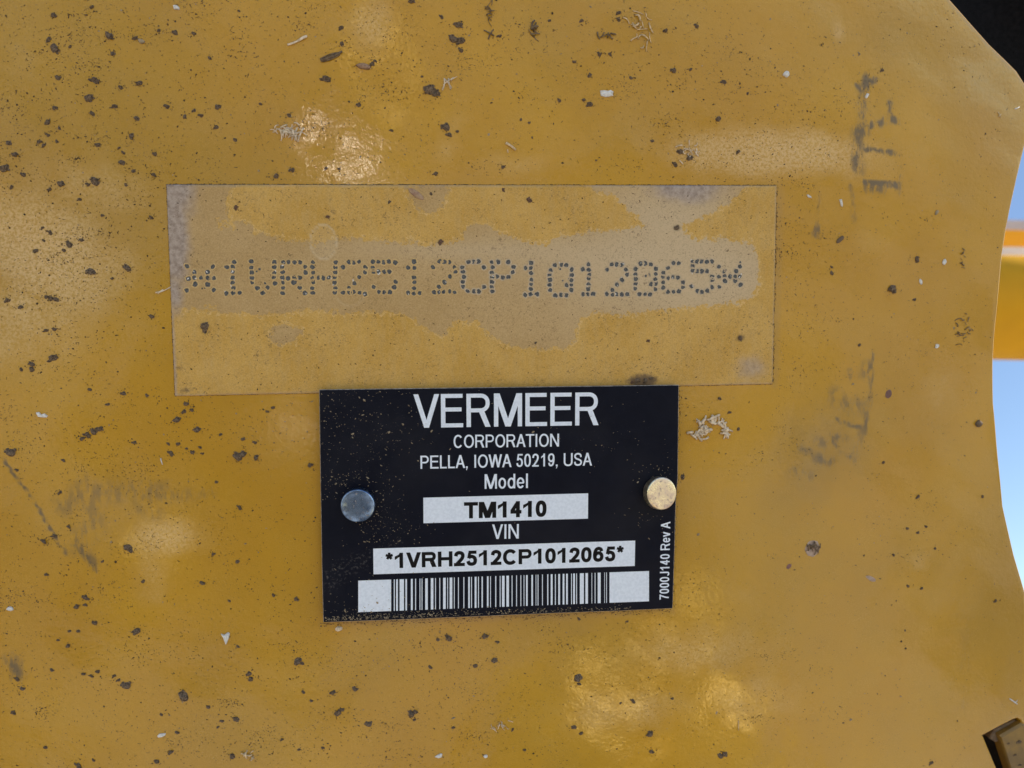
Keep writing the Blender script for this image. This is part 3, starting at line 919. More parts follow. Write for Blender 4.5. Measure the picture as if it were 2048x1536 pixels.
def metal(name, c1, c2, dirtc, rough):
    k = Mat(name)
    n1 = k.noise(350, 5, .65); n2 = k.noise(1500, 4, .7)
    col = k.mix(k.ramp(n1, .35, .65), c1, c2)
    dd = k.ramp(n2, .56, .66)
    dd = k.math('MULTIPLY', dd, k.ramp(n1, .4, .6))
    col = k.mix(k.math('MULTIPLY', dd, .8), col, dirtc)
    k.set(Base_Color=col, Metallic=k.ramp(dd, 0, 1, .95, .2), Roughness=k.ramp(n1, .3, .7, rough, rough + .16), Normal=k.bump(n1, .00006, .7))
    return k.m


MR1 = metal('sky_tinted_rivet', (0.30, 0.42, 0.62), (0.07, 0.11, 0.19), (0.36, 0.31, 0.26), .14)  # blue sky reflection painted into the base colours
MR2 = metal('sun_tinted_rivet', (1.0, 0.84, 0.52), (0.70, 0.54, 0.42), (0.22, 0.15, 0.13), .24)  # warm sunlit reflection painted into the base colours
MCOL = simple('rivet_shadow_gap', (0.010, 0.009, 0.009), (0.03, 0.025, 0.02), 900, .8)
RR = 34 * PX * .97
prof = [(RR * .72, 0.0), (RR * .97, .18 * MM), (RR * 1.0, .5 * MM), (RR * 1.0, 2.3 * MM), (RR * .985, 2.6 * MM), (RR * .95, 2.76 * MM), (RR * .90, 2.81 * MM), (RR * .5, 2.84 * MM)]
for (cx, cy, mt, tx, ty, lab) in [(716.5, 1010, MR1, R(-1.5), R(-2.0), 'dull bluish rivet head at the left end of the nameplate'),
                                  (1318.5, 989, MR2, R(8), R(13), 'warm tinted worn rivet head tilted at the right end of the nameplate')]:
    vs, fs_ = lathe(prof)
    o = mesh('rivet', vs, fs_, mt, plate, smooth=True)
    o.data.polygons.foreach_set('use_smooth', [True] * len(o.data.polygons))
    u, v = at(cx, cy, NP_T + 2.4 * MM)
    o.location = (u - ncv.x, v - ncv.y, NP_T + .25 * MM)
    o.rotation_euler = (-tx, ty, 0)
    o['label'] = lab
    vs, fs_ = lathe([(RR * .72, 0), (RR * .66, .7 * MM)], 32)
    s_ = mesh('shank', vs, fs_, MALU, o)
    s_.location = (0, 0, -.6 * MM)


# ------------------------------------------------------------------ flakes, grit and mud
rs = random.Random(5)


def flake(vs, fs_, x, y, z, ln, wd, ang, h, n=6, curve=0.0):
    b = len(vs)
    ca, sa = math.cos(ang), math.sin(ang)
    for i in range(n):
        a = i * math.tau / n + rs.uniform(-.25, .25)
        k = rs.uniform(.6, 1.25)
        lx = math.cos(a) * ln / 2 * k; ly = math.sin(a) * wd / 2 * k + curve * lx * lx / max(ln, 1e-9)
        vs.append((x + lx * ca - ly * sa, y + lx * sa + ly * ca, z))
    vs.append((x + rs.uniform(-.15, .15) * ln * ca, y + rs.uniform(-.15, .15) * ln * sa, z + h))
    for i in range(n): fs_.append((b + i, b + (i + 1) % n, b + n))


def in_film(px, py): return 330 < px < 1556 and 366 < py < 795
def in_plate(px, py): return 636 < px < 1360 and 768 < py < 1246


def edge_x(py):
    E_ = sorted([(y, x) for x, y in EDGE])
    for (y0, x0), (y1, x1) in zip(E_, E_[1:]):
        if y0 <= py <= y1: return x0 + (x1 - x0) * (py - y0) / max(1e-6, y1 - y0)
    return 1900


def zpanel(px, py):
    u, v = at(px, py)
    return float(panel_height(np.array([[u, v]]))[0])


HOT = [(160, 200, 260, 190, 1.0), (180, 450, 160, 160, .9), (480, 220, 260, 180, .55), (300, 1380, 330, 150, 1.0), (120, 1180, 200, 150, .7), (620, 1400, 300, 130, .75), (1000, 1380, 300, 120, .55),
       (1200, 120, 320, 120, .65), (1480, 220, 250, 150, .4), (400, 900, 180, 90, .5), (1380, 1330, 160, 130, .8), (1450, 320, 150, 40, .9), (1590, 600, 35, 180, 1.0), (1250, 1260, 160, 30, .9), (1280, 480, 100, 20, .3),
       (900, 60, 150, 60, .5), (1500, 1480, 150, 60, .6), (1600, 480, 80, 60, .5), (1420, 830, 60, 60, .6), (1850, 640, 150, 100, .35), (1800, 1080, 100, 70, .35), (150, 800, 260, 120, .5)]


def dens(x, y):
    return .16 + sum(w * math.exp(-.5 * (((x - cx) / sx) ** 2 + ((y - cy) / sy) ** 2)) for cx, cy, sx, sy, w in HOT)


clusters = []
for _ in range(330):
    clusters.append((rs.uniform(-30, 2050), rs.uniform(-30, 1560), rs.uniform(10, 45), rs.uniform(-.5, .5)))
vs, fs_ = [], []
cnt = 0
while cnt < 17000:
    if rs.random() < .45:
        cx, cy, sr, _a = rs.choice(clusters)
        x, y = rs.gauss(cx, sr * 1.3), rs.gauss(cy, sr * .6)
    else:
        x, y = rs.uniform(-40, 2080), rs.uniform(-40, 1570)
    if in_film(x, y) or in_plate(x, y): continue
    if x > edge_x(y) - 4: continue
    if x > 1950 and y > 1425: continue
    if rs.random() > dens(x, y) * .9: continue
    big = rs.random()
    ln = rs.uniform(1.3, 3.2) if big < .94 else rs.uniform(3.2, 5.5)
    wd = ln * rs.uniform(.3, .75)
    if big < .12: ln, wd = rs.uniform(3, 8), rs.uniform(.7, 1.2)
    u, v, zz = sat(x, y)
    flake(vs, fs_, u, v, zz + .012 * MM, ln * PX, wd * PX, rs.gauss(.1, .8), wd * PX * .35, 6 if big > .8 else 5, rs.uniform(-.6, .6))
    cnt += 1
g = mesh('dark_grit', vs, fs_, MSPECK, root)
tag(g, kind='stuff')
# pale grit
vs, fs_ = [], []
for _ in range(420):
    x, y = rs.uniform(0, 2040), rs.uniform(0, 1536)
    if in_film(x, y) or in_plate(x, y) or x > edge_x(y) - 5 or (x > 1950 and y > 1425): continue
    u, v, zz = sat(x, y); l_ = rs.uniform(1.8, 4.5) if rs.random() < .93 else rs.uniform(5, 9)
    flake(vs, fs_, u, v, zz + .012 * MM, l_ * PX, l_ * rs.uniform(.35, .8) * PX, rs.uniform(0, 3), l_ * .3 * PX, 5)
tag(mesh('pale_grit', vs, fs_, MDUST, root), kind='stuff')
# grit on the film
vs, fs_ = [], []
for _ in range(750):
    x, y = rs.uniform(340, 1548), rs.uniform(376, 780)
    if in_plate(x, y) or (515 < y < 600 and rs.random() < .9): continue
    if rs.random() < .55 and 480 < y < 640: continue
    if y > 788 - (x - 350) * .02: continue
    u, v = at(x, y, FILM_H); l_ = rs.uniform(1.6, 5.0)
    flake(vs, fs_, u - fc.x, v - fc.y, FILM_H + .008 * MM, l_ * PX, l_ * rs.uniform(.2, .6) * PX, rs.gauss(0, .9), .25 * l_ * PX, 5, rs.uniform(-.6, .6))
tag(mesh('film_grit', vs, fs_, MSPECK, film), kind='stuff')
# grit on the nameplate: pale fibres and crumbs
vs, fs_ = [], []
HOTP = [(700, 820, 60, 50, 1), (780, 870, 60, 40, .7), (680, 960, 45, 14, 1.4), (760, 1020, 20, 50, 1.4), (790, 1060, 45, 20, .8), (720, 1225, 90, 12, 1.2), (860, 1232, 120, 5, 3.0), (1050, 1226, 180, 4, 2.0),
        (760, 1180, 40, 30, .4), (1180, 870, 80, 50, .4), (1320, 950, 25, 20, .9), (1290, 1040, 30, 20, .5), (720, 780, 90, 8, .8), (660, 880, 20, 90, .5), (900, 1100, 200, 90, .08)]
n_ = 0
while n_ < 900:
    cx, cy, sx, sy, w = rs.choices(HOTP, [q[4] * (q[2] * q[3]) ** .5 for q in HOTP])[0]
    x, y = rs.gauss(cx, sx), rs.gauss(cy, sy)
    lim = 1244 - (x - 647) * .0398 - 1.5
    if not (642 < x < 1348) or y < 784 - (x - 640) * .013 or y > lim: continue
    if n_ % 3 and ((1087 < y < 1145 and 750 < x < 1268) or (990 < y < 1043 and 848 < x < 1175)): continue
    if math.hypot(x - 718, y - 1008) < 36 or math.hypot(x - 1316, y - 990) < 36: continue
    u, v = at(x, y, NP_T); l_ = rs.uniform(1.2, 3.2) if rs.random() < .9 else rs.uniform(3, 7)
    flake(vs, fs_, u - ncv.x, v - ncv.y, NP_T + .014 * MM, l_ * PX, l_ * rs.uniform(.2, .7) * PX, rs.uniform(-1, 1), .3 * l_ * PX, 5, rs.uniform(-.5, .5))
    n_ += 1
for _ in range(330):
    x = 650 + 620 * rs.random() ** 1.3
    y = 1244 - (x - 647) * .0398 - 2 - abs(rs.gauss(0, 4.5))
    u, v = at(x, y, NP_T); l_ = rs.uniform(1.5, 5.0)
    flake(vs, fs_, u - ncv.x, v - ncv.y, NP_T + .016 * MM, l_ * PX, l_ * rs.uniform(.25, .6) * PX, rs.gauss(0, .8), .35 * l_ * PX, 5, rs.uniform(-.5, .5))
tag(mesh('plate_grit', vs, fs_, MDUST, plate), kind='stuff')


def lump_mesh(name, seed, sub=2, flat=.55, rough=.34, elong=1.0):
    """a crumbly clot: a few rough grains grown together"""
    r_ = random.Random(seed)
    bm = bmesh.new()
    grains = [(0, 0, .80)] + [(math.cos(a) * q, math.sin(a) * q * .85, r_.uniform(.16, .42)) for a, q in [(r_.uniform(0, 6.28), r_.uniform(.55, 1.0)) for _ in range(r_.randint(5, 9))]]
    for gi, (gx, gy, gr) in enumerate(grains):
        res = bmesh.ops.create_icosphere(bm, subdivisions=2 if (gi == 0 or sub > 2) else 1, radius=1)
        ax = [Vector((r_.gauss(0, 1), r_.gauss(0, 1), r_.gauss(0, 1))).normalized() for _ in range(6)]
        fr = [r_.uniform(2, 5.5) for _ in ax]; ph = [r_.uniform(0, 6) for _ in ax]
        for v in res['verts']:
            k = 1 + sum(math.sin(v.co.dot(a) * f_ + p) for a, f_, p in zip(ax, fr, ph)) * rough / 3.5 + r_.gauss(0, rough * .20)
            v.co *= max(.4, k) * gr
            v.co.x = v.co.x * elong + gx * elong; v.co.y += gy
            v.co.z = v.co.z * flat * 1.25 if v.co.z > 0 else v.co.z * .1
    me = bpy.data.meshes.new(name)
    bm.to_mesh(me); bm.free()
    return me


LM = []
for i in range(14):
    me = lump_mesh('mud_clump', 40 + i, 2 if i % 2 else 3, rs.uniform(.75, 1.0), rs.uniform(.30, .50), rs.uniform(1.0, 1.22))
    me.materials.append(MMUD); LM.append(me)
LMR = lump_mesh('mud_clump', 99, 3, .6, .7, 1.1); LMR.materials.append(MMUD2)

CL = """109 97 11,97 80 6,220 73 8,318 61 5,349 65 6,387 67 5,270 77 5,140 94 4,226 107 5,115 156 6,190 161 7,279 166 6,241 175 5,178 197 9,229 213 5,110 216 5,334 213 6,436 214 7,521 208 4,185 227 5,274 237 7,96 244 6,263 273 8,388 221 4,369 233 5,402 231 5,118 256 5,96 270 5,79 284 5,87 291 5,113 283 4,18 286 6,195 290 5,31 309 6,238 296 4,246 305 4,244 325 8,309 308 5,470 280 4,432 255 5,8 337 10,46 349 6,267 342 5,308 350 5,123 368 7,190 363 9,176 369 5,99 379 5,251 370 4,23 375 4,159 399 4,205 431 4,85 456 4,100 465 5,87 481 4,138 488 7,164 480 5,72 501 5,128 501 4,302 435 5,578 231 5,584 340 6,553 352 6,652 158 8,652 337 4,678 338 4,420 117 4,684 88 5,682 56 4,184 14 4,108 31 5,173 30 3,478 22 3,916 50 8,905 78 12,921 82 8,921 100 7,883 34 4,858 180 13,870 186 9,874 188 6,844 153 3,890 254 10,898 270 6,915 263 4,1148 124 5,1198 108 5,1220 109 5,1179 151 5,1346 141 7,1381 139 5,1331 61 5,1393 52 6,1118 201 5,1168 200 4,1179 209 6,1261 156 5,1042 239 4,1058 246 4,783 261 4,717 210 5,1305 282 4,1360 304 6,1379 316 7,1350 329 5,1006 334 5,872 347 5,1192 321 3,1099 41 4,1163 42 5,1237 26 5,1237 39 5,999 72 5,744 128 6,750 122 5,1064 275 3,823 3 7,1447 164 5,1495 187 4,1437 238 7,1476 304 5,1764 141 5,1833 516 6,181 543 10,255 536 8,225 557 4,15 601 6,41 614 6,94 594 5,103 597 5,113 599 6,303 633 5,108 659 5,92 661 5,106 716 9,64 728 6,64 738 7,43 739 4,180 779 4,246 787 5,293 791 4,215 809 4,372 808 6,355 839 9,368 823 5,383 820 5,395 859 7,268 885 5,20 906 12,441 869 4,476 913 10,486 908 8,512 915 7,356 888 5,373 897 4,385 905 5,400 895 4,405 907 4,337 888 4,342 907 5,486 878 4,510 885 5,534 823 4,546 815 4,621 930 7,120 985 5,433 964 4,479 1015 5,34 940 4,127 921 4,165 877 6,175 870 6,186 864 7,198 858 7,1663 534 4,1663 546 5,1784 577 10,1788 584 6,1834 520 6,1829 599 4,1719 690 4,1835 994 5,1965 993 4,1459 825 4,1477 858 4,1439 797 4,1365 954 6,1767 925 4,88 1083 6,138 1054 4,109 1072 5,256 1095 9,262 1102 5,205 1123 4,231 1124 3,427 1108 5,475 1123 5,93 1149 5,286 1163 5,404 1166 6,169 1194 6,176 1198 4,154 1213 5,171 1210 5,459 1202 4,547 1190 4,593 1198 5,189 1245 6,157 1262 5,139 1262 4,273 1262 9,137 1291 5,116 1280 4,475 1293 5,595 1322 10,604 1326 6,103 1340 5,167 1348 5,183 1352 5,195 1343 4,251 1372 11,237 1360 5,228 1352 4,368 1392 11,497 1348 6,502 1358 6,44 1378 7,34 1358 5,27 1425 5,417 1414 5,473 1438 7,444 1442 5,436 1454 4,323 1429 4,354 1465 5,342 1504 6,314 1523 6,187 1520 4,91 1495 4,157 1532 8,465 1512 8,598 1499 5,646 1496 4,564 1479 4,676 1426 8,684 1420 6,622 1402 5,607 1384 5,665 1385 6,897 1276 8,970 1272 8,876 1279 4,995 1284 5,989 1320 8,951 1332 6,860 1334 5,709 1378 7,1156 1355 10,1158 1368 5,1148 1454 6,1162 1467 5,1300 1467 7,1303 1503 6,822 1427 8,830 1424 6,829 1439 4,736 1449 9,907 1455 4,1025 1459 5,1049 1500 4,1067 1507 3,1158 1238 4,1254 1243 4,1266 1402 5,1319 1316 3,1241 1406 4,1344 1397 4,1835 1066 5,1814 1057 4,1852 1053 4,1728 1111 3,1787 1110 4,1816 1172 4,1843 1177 4,1990 1202 5,1810 1261 3,1802 1283 3,1811 1297 3,1862 1526 6,1440 1512 9,1450 1508 6,1915 1442 3,1870 1097 4"""
CL = [tuple(float(q) for q in s.split()) for s in CL.split(',')]
CL.sort(key=lambda c: -c[2])
for i, (x, y, r_) in enumerate(CL[:285]):
    o = bpy.data.objects.new('mud_clump', LM[rs.randrange(len(LM))])
    link(o, root)
    u, v, zz = sat(x, y)
    o.location = (u, v, zz)
    k = r_ * PX * rs.uniform(.76, 1.0)
    o.scale = (k, k * rs.uniform(.7, 1.0), k * rs.uniform(.55, .95))
    o.rotation_euler = (0, 0, rs.uniform(-.9, .9))
vs, fs_ = [], []
for (x, y, r_) in CL[285:]:
    u, v, zz = sat(x, y); flake(vs, fs_, u, v, zz + .01 * MM, 2 * r_ * PX, 1.6 * r_ * PX, rs.uniform(0, 3), r_ * .5 * PX, 8)
# crumbs scattered around the bigger clumps
for (x, y, r_) in CL[:170]:
    for _ in range(rs.randint(4, 11)):
        a = rs.uniform(0, 6.28); dd = r_ * rs.uniform(.9, 2.3)
        xx, yy = x + math.cos(a) * dd * 1.3, y + math.sin(a) * dd * .8
        if in_plate(xx, yy) or in_film(xx, yy): continue
        u, v, zz = sat(xx, yy); l_ = rs.uniform(1.2, 3.6)
        flake(vs, fs_, u, v, zz + .012 * MM, l_ * PX, l_ * .6 * PX, rs.uniform(0, 3), l_ * .35 * PX, 5)
tag(mesh('mud_crumbs', vs, fs_, MSPECK, root), kind='stuff')
# dirt packed against the film and nameplate edges
vs, fs_ = [], []


def edge_grime(p, q, w0, dens_, h0, big):
    L = math.hypot(q[0] - p[0], q[1] - p[1]); n = int(L * dens_)
    for _ in range(n):
        t = rs.random()
        x = p[0] + (q[0] - p[0]) * t; y = p[1] + (q[1] - p[1]) * t
        nx, ny = (q[1] - p[1]) / L, -(q[0] - p[0]) / L
        o_ = abs(rs.gauss(0, w0))
        x += nx * o_; y += ny * o_
        u, v, zz = sat(x, y); l_ = rs.uniform(1.5, big)
        flake(vs, fs_, u, v, max(zz, 0) + h0 + .012 * MM, l_ * PX, l_ * rs.uniform(.3, .6) * PX, math.atan2(-(q[1] - p[1]), q[0] - p[0]) + rs.gauss(0, .35), l_ * .2 * PX, 5)


F0, F1, F2, F3 = film_px
edge_grime(F0, F1, .5, .75, 0, 5); edge_grime(F1, F2, 1.8, .7, 0, 4); edge_grime(F2, (1358, 772), .5, .45, 0, 4); edge_grime((640, 786), F3, .4, .35, 0, 3.5); edge_grime(F3, F0, .4, .35, 0, 3.5)
edge_grime((1358, 780), (1345, 1216), 3.0, .35, 0, 4); edge_grime((1345, 1218), (648, 1246), 5.0, .75, 0, 4)
tag(mesh('edge_grime', vs, fs_, MSPECK, root), kind='stuff')
# mud on the film
for (x, y, r_) in [(410, 654, 11), (472, 416, 5), (779, 404, 4), (1059, 400, 6), (1353, 457, 7), (655, 434, 4), (881, 485, 6), (1481, 677, 6), (1275, 760, 8), (1290, 762, 7), (1302, 757, 5), (1264, 765, 4), (1296, 682, 4), (1071, 686, 4), (862, 388, 4), (1007, 380, 4)]:
    o = bpy.data.objects.new('mud_clump', LMR if rs.random() < .6 else LM[rs.randrange(8)])
    link(o, film)
    u, v = at(x, y, FILM_H)
    k = r_ * PX * .85
    o.location = (u - fc.x, v - fc.y, FILM_H); o.scale = (k, k * .85, k * .6); o.rotation_euler = (0, 0, rs.uniform(0, 6))


# ------------------------------------------------------------------ things lying or stuck on the paint
def tube(vs, fs_, pts, r0, r1=None, n=6, flat=.7):
    r1 = r1 if r1 is not None else r0
    P = [Vector(p) for p in pts]; b = len(vs); L = len(P)
    for i, p in enumerate(P):
        t = (P[min(i + 1, L - 1)] - P[max(i - 1, 0)]).normalized()
        s = Vector((-t.y, t.x, 0))
        s = s.normalized() if s.length > 1e-6 else Vector((1, 0, 0))
        up = t.cross(s) * -1
        rr = (r0 + (r1 - r0) * i / max(1, L - 1)) * rs.uniform(.85, 1.12)
        for j in range(n):
            a = j * math.tau / n
            vs.append(tuple(p + s * math.cos(a) * rr + up * math.sin(a) * rr * flat))
    for i in range(L - 1):
        for j in range(n):
            k = (j + 1) % n
            fs_.append((b + i * n + j, b + i * n + k, b + (i + 1) * n + k, b + (i + 1) * n + j))
    fs_.append(tuple(b + j for j in range(n))[::-1]); fs_.append(tuple(b + (L - 1) * n + j for j in range(n)))


def straw_obj(name, px, py, strands, mat, label, cat_, base=0.0, hz_=0.0):
    """strands: list of (dx0, dy0, dx1, dy1, r px, lift px, bow px)"""
    u0, v0, z0 = sat(px, py); z0 += base
    vs, fs_ = [], []
    for (ax, ay, bx, by, r_, lift, bow) in strands:
        pts = []
        L = math.hypot(bx - ax, by - ay) or 1
        nx, ny = -(by - ay) / L, (bx - ax) / L
        for i in range(6):
            t = i / 5
            k = 4 * t * (1 - t)
            pts.append(((ax + (bx - ax) * t + nx * bow * k) * PX, -(ay + (by - ay) * t + ny * bow * k) * PX, (r_ * .7 + lift * k + rs.uniform(0, .25)) * PX))
        tube(vs, fs_, pts, r_ * PX, r_ * PX * rs.uniform(.6, .95))
    o = mesh(name, vs, fs_, mat, None, shift(u0, v0, z0), smooth=True)
    tag(o, label, cat_)
    return o


def tuft(px, py, n, w_, h_, ln, r_, mat, label, seed, name='grass_tuft', cat_='grass tuft', path=None):
    global rs
    keep = rs; rs = random.Random(seed)
    st = []
    for i in range(n):
        if path:
            t = rs.random() * (len(path) - 1.001); q = int(t); f_ = t - q
            cx = path[q][0] * (1 - f_) + path[q + 1][0] * f_ + rs.gauss(0, w_); cy = path[q][1] * (1 - f_) + path[q + 1][1] * f_ + rs.gauss(0, h_)
        else:
            cx, cy = rs.gauss(0, w_), rs.gauss(0, h_)
        a = rs.uniform(0, math.tau); l_ = ln * rs.uniform(.4, 1.2) / 2
        st.append((cx - math.cos(a) * l_, cy - math.sin(a) * l_, cx + math.cos(a) * l_, cy + math.sin(a) * l_, r_ * rs.uniform(.7, 1.7), rs.uniform(0, 5), rs.uniform(-3, 3)))
    o = straw_obj(name, px, py, st, mat, label, cat_)
    rs = keep
    return o


tuft(580, 266, 34, 12, 7, 20, 1.0, MGREYSTRAW, 'small tangled tuft of bleached dry grass, above the left half of the film label', 1)
tuft(1280, 52, 20, 12, 12, 18, 1.1, MSTRAW, 'loose clump of tan chaff at the top edge, right of centre', 2, path=[(-10, -20), (8, -8), (0, 14), (6, 24)])
tuft(1415, 850, 62, 3.4, 3.8, 17, 1.9, MGREYSTRAW, 'curled heap of pale grass bits beside the right edge of the nameplate', 3, path=[(-45, 18), (-20, 22), (-5, 12), (-15, -8), (10, -14), (30, -5), (38, 12), (42, 24)])
tuft(980, 30, 12, 3, 16, 20, .9, MSTRAWD, 'dark rootlet with fine hairs at the very top edge', 4, 'rootlet', 'rootlet')
tuft(1070, 62, 9, 3, 9, 16, 1.3, MSTRAWD, 'short brown shred of bark just right of the dark rootlet', 5, 'bark_shred', 'bark shred')
tuft(1215, 73, 7, 12, 2, 16, 1.0, MSTRAWD, 'thin wavy brown thread left of the tan chaff clump', 6, 'plant_thread', 'plant fibre')
tuft(1372, 300, 16, 14, 9, 14, .8, MGREYSTRAW, 'sparse smear of grey fibres on the pale patch', 7)
tuft(1928, 660, 15, 11, 11, 15, .8, MSTRAWD, 'round nest of thin dark hairs near the curved right edge', 8, 'hair_nest', 'plant fibre', path=[(-12, 0), (-6, -12), (8, -12), (12, 2), (4, 12), (-10, 10)])
tuft(852 + 148, 1452, 12, 14, 7, 16, .8, MGREYSTRAW, 'flattened tuft of grey grass near the bottom edge, below the nameplate', 9)
tuft(497, 1510, 10, 8, 6, 15, 1.0, MSTRAW, 'pale frayed straw bit near the bottom edge, left of centre', 10)
tuft(1925, 515, 9, 2, 12, 9, .8, MSTRAWD, 'short upright fringe of dark hairs near the right edge, level with the punched number', 12, 'hair_fringe', 'plant fibre')

straw_obj('straw_piece', 895, 168, [(-6, -10, -10, 12, 1.5, 1, -2), (-4, -8, 8, 8, 1.3, 3, 0), (2, -10, 6, 10, 1.4, 1, 1), (-8, 2, 12, -12, 1.0, 4, 0), (6, -6, 18, -14, .8, 2, 0)], MGREYSTRAW,
          'three crossed splinters of bleached straw right of the largest mud lump', 'straw')
straw_obj('straw_piece', 597, 82, [(-20, 8, 0, 0, 2.2, 1, 1), (0, 0, 16, -9, 2.6, 1, 0)], MGREYSTRAW, 'grey broken straw stub with a dark end, near the top left', 'straw')
straw_obj('straw_piece', 663, 113, [(-20, 9, 20, -9, 2.6, 1, 1), (-16, 10, 16, -4, 1.6, 1, 2), (-21, 6, 10, -7, 1.4, 2, -1)], MSTRAWD, 'dark split twig lying just below the grey straw stub', 'twig')
straw_obj('straw_piece', 1022, 294, [(-10, -7, 9, 6, 2.4, 1, -1), (-7, 5, -6, 11, 1.2, 0, 0)], MSTRAW, 'tan rounded straw stub above the middle of the film label', 'straw')
straw_obj('straw_piece', 329, 580, [(-16, 5, 12, -6, 1.4, 1, 2), (-12, 7, -2, -1, 1.2, 1, 0)], MGREYSTRAW, 'thin grey straw touching the left edge of the film label', 'straw')
straw_obj('straw_piece', 2026, 1402, [(-10, -7, 10, 7, 1.5, 2, 0), (4, 3, 10, -2, 1.0, 1, 0)], MCHIP, 'white forked straw at the right edge above the slot', 'straw')
straw_obj('straw_piece', 2034, 217, [(-6, 1, 4, -3, 1.3, 1, 1)], MCHIP, 'tiny white curl near the top right corner of the plate', 'straw')
straw_obj('straw_piece', 1998, 230, [(-4, -6, 4, 5, 1.0, 1, 0), (-2, 4, 4, -2, .9, 1, 0)], MSTRAW, 'tiny tan forked hair below the white curl at top right', 'straw')
straw_obj('straw_piece', 323, 922, [(-1, -6, 2, 7, 1.2, 1, 0)], MCHIP, 'tiny upright white sliver left of the nameplate', 'straw')
straw_obj('straw_piece', 1476, 1450, [(0, -10, 1, 12, 1.1, 1, 0)], MSTRAW, 'tiny upright tan sliver near the bottom, right of centre', 'straw')


def flat_chip(name, px, py, outl, th, mat, label, cat_, dome=0.0):
    """irregular flake with thickness: outline in px offsets"""
    u0, v0, z0 = sat(px, py)
    vs, fs_ = [], []
    n = len(outl)
    for (dx, dy) in outl: vs.append((dx * PX, -dy * PX, .3 * PX))
    for (dx, dy) in outl: vs.append((dx * PX * .9, -dy * PX * .9, (th + rs.uniform(-.5, .5)) * PX))
    for (dx, dy) in outl: vs.append((dx * PX * .5, -dy * PX * .5, (th + dome * .8 + rs.uniform(-.6, .6)) * PX))
    vs.append((0, 0, (th + dome) * PX))
    for q in range(2):
        for i in range(n):
            j = (i + 1) % n
            fs_.append((q * n + i, q * n + j, (q + 1) * n + j, (q + 1) * n + i)[::-1])
    for i in range(n): fs_.append((2 * n + (i + 1) % n, 2 * n + i, 3 * n))
    o = mesh(name, vs, fs_, mat, None, shift(u0, v0, z0 + .005 * MM))
    return tag(o, label, cat_)


def oval(a, b, rot, n=12, j=.15):
    out = []
    for i in range(n):
        t = i * math.tau / n; k = 1 + rs.uniform(-j, j)
        x, y = math.cos(t) * a * k, math.sin(t) * b * k
        out.append((x * math.cos(rot) - y * math.sin(rot), x * math.sin(rot) + y * math.cos(rot)))
    return out


flat_chip('white_flake', 1213, 187, [(-13, -5), (-6, -6), (3, -5), (8, -7), (14, -4), (12, 1), (14, 4), (6, 6), (-2, 7), (-11, 5), (-12, 1)], 2.5, MCHIP, 'bright white ragged flake near the top, right of centre', 'flake', 1)
flat_chip('white_flake', 1572, 149, oval(7, 6, .3, 10, .2), 4, MCHIP, 'small round white crumb with brown tail at the upper right', 'crumb', 2)
flat_chip('white_flake', 83, 830, [(-9, -5), (-3, -6), (0, -1), (6, -3), (12, 2), (9, 5), (1, 4), (-5, 3)], 3.5, MCHIP, 'white crumb pair left of the lower left corner of the film label', 'crumb', 1)
flat_chip('white_flake', 452, 1275, [(-9, -9), (-3, -6), (4, -11), (8, -9), (6, 0), (3, 8), (0, 14), (-3, 6), (-5, -1)], 4, MCHIP, 'white three pointed splinter of chaff below left of the nameplate', 'flake', 1)
flat_chip('white_flake', 20, 1217, oval(6, 4, .4, 8, .25), 3, MCHIP, 'small white angular crumb at the left edge', 'crumb', 1)
flat_chip('white_flake', 324, 1470, [(-9, 1), (-5, -3), (2, -4), (8, -4), (7, 0), (1, 3), (-7, 4)], 2.5, MCHIP, 'greyish white flat flake near the bottom left', 'flake', 1)
flat_chip('white_flake', 877, 1511, [(-8, 2), (-2, -2), (5, -5), (8, -3), (7, 3), (0, 5), (-5, 3)], 2.5, MCHIP, 'pale ragged flake at the bottom edge below the nameplate', 'flake', 1)
flat_chip('white_flake', 971, 1512, oval(4, 4, 0, 8, .2), 3, MCHIP, 'tiny white dot right of the pale flake at the bottom edge', 'crumb', 1)
flat_chip('white_flake', 353, 15, oval(6, 4, .2, 9, .25), 3, MCHIP, 'small white crumb at the top edge on the left', 'crumb', 1)
flat_chip('white_flake', 283, 83, oval(6, 4, .3, 9, .25), 3, MDUST, 'pale curled crumb near the top left corner', 'crumb', 1)
flat_chip('white_flake', 1888, 524, oval(4, 7, .1, 9, .25), 3, MCHIP, 'pale oval crumb near the right edge, level with the punched number', 'crumb', 1)
flat_chip('white_flake', 1873, 692, oval(4, 5, .1, 8, .25), 3, MCHIP, 'tiny white crumb left of the round hair nest', 'crumb', 1)
flat_chip('white_flake', 1733, 192, oval(3, 6, .5, 8, .2), 3, MCHIP, 'tiny white crumb on the upper black scuff', 'crumb', 1)
flat_chip('white_flake', 1873, 425, oval(3, 6, .6, 8, .15), 2.5, MDUST, 'tan seed shaped chip right of the black scuffs', 'chip', 1)
flat_chip('white_flake', 1841, 563, oval(3, 6, -.3, 8, .2), 2.5, MCHIP, 'tiny pale chip above right of the large dark mud lump', 'chip', 1)
flat_chip('white_flake', 1682, 405, oval(3, 8, -.3, 8, .25), 2.5, MCHIP, 'white sliver with brown side left of the lower black scuff', 'chip', 1)
flat_chip('white_flake', 1618, 393, oval(6, 2.5, .5, 8, .2), 2, MCHIP, 'pale sliver right of the upper right corner of the film label', 'chip', 1)
flat_chip('seed_husk', 727, 133, oval(14, 5.5, .12, 12, .1), 4, MHUSK, 'tan seed husk with mud, above the left part of the film label', 'husk', 2)
flat_chip('seed_husk', 1680, 479, oval(10, 4.5, -.75, 12, .1), 3, MMUD, 'dark pointed seed husk right of the film label', 'husk', 2)
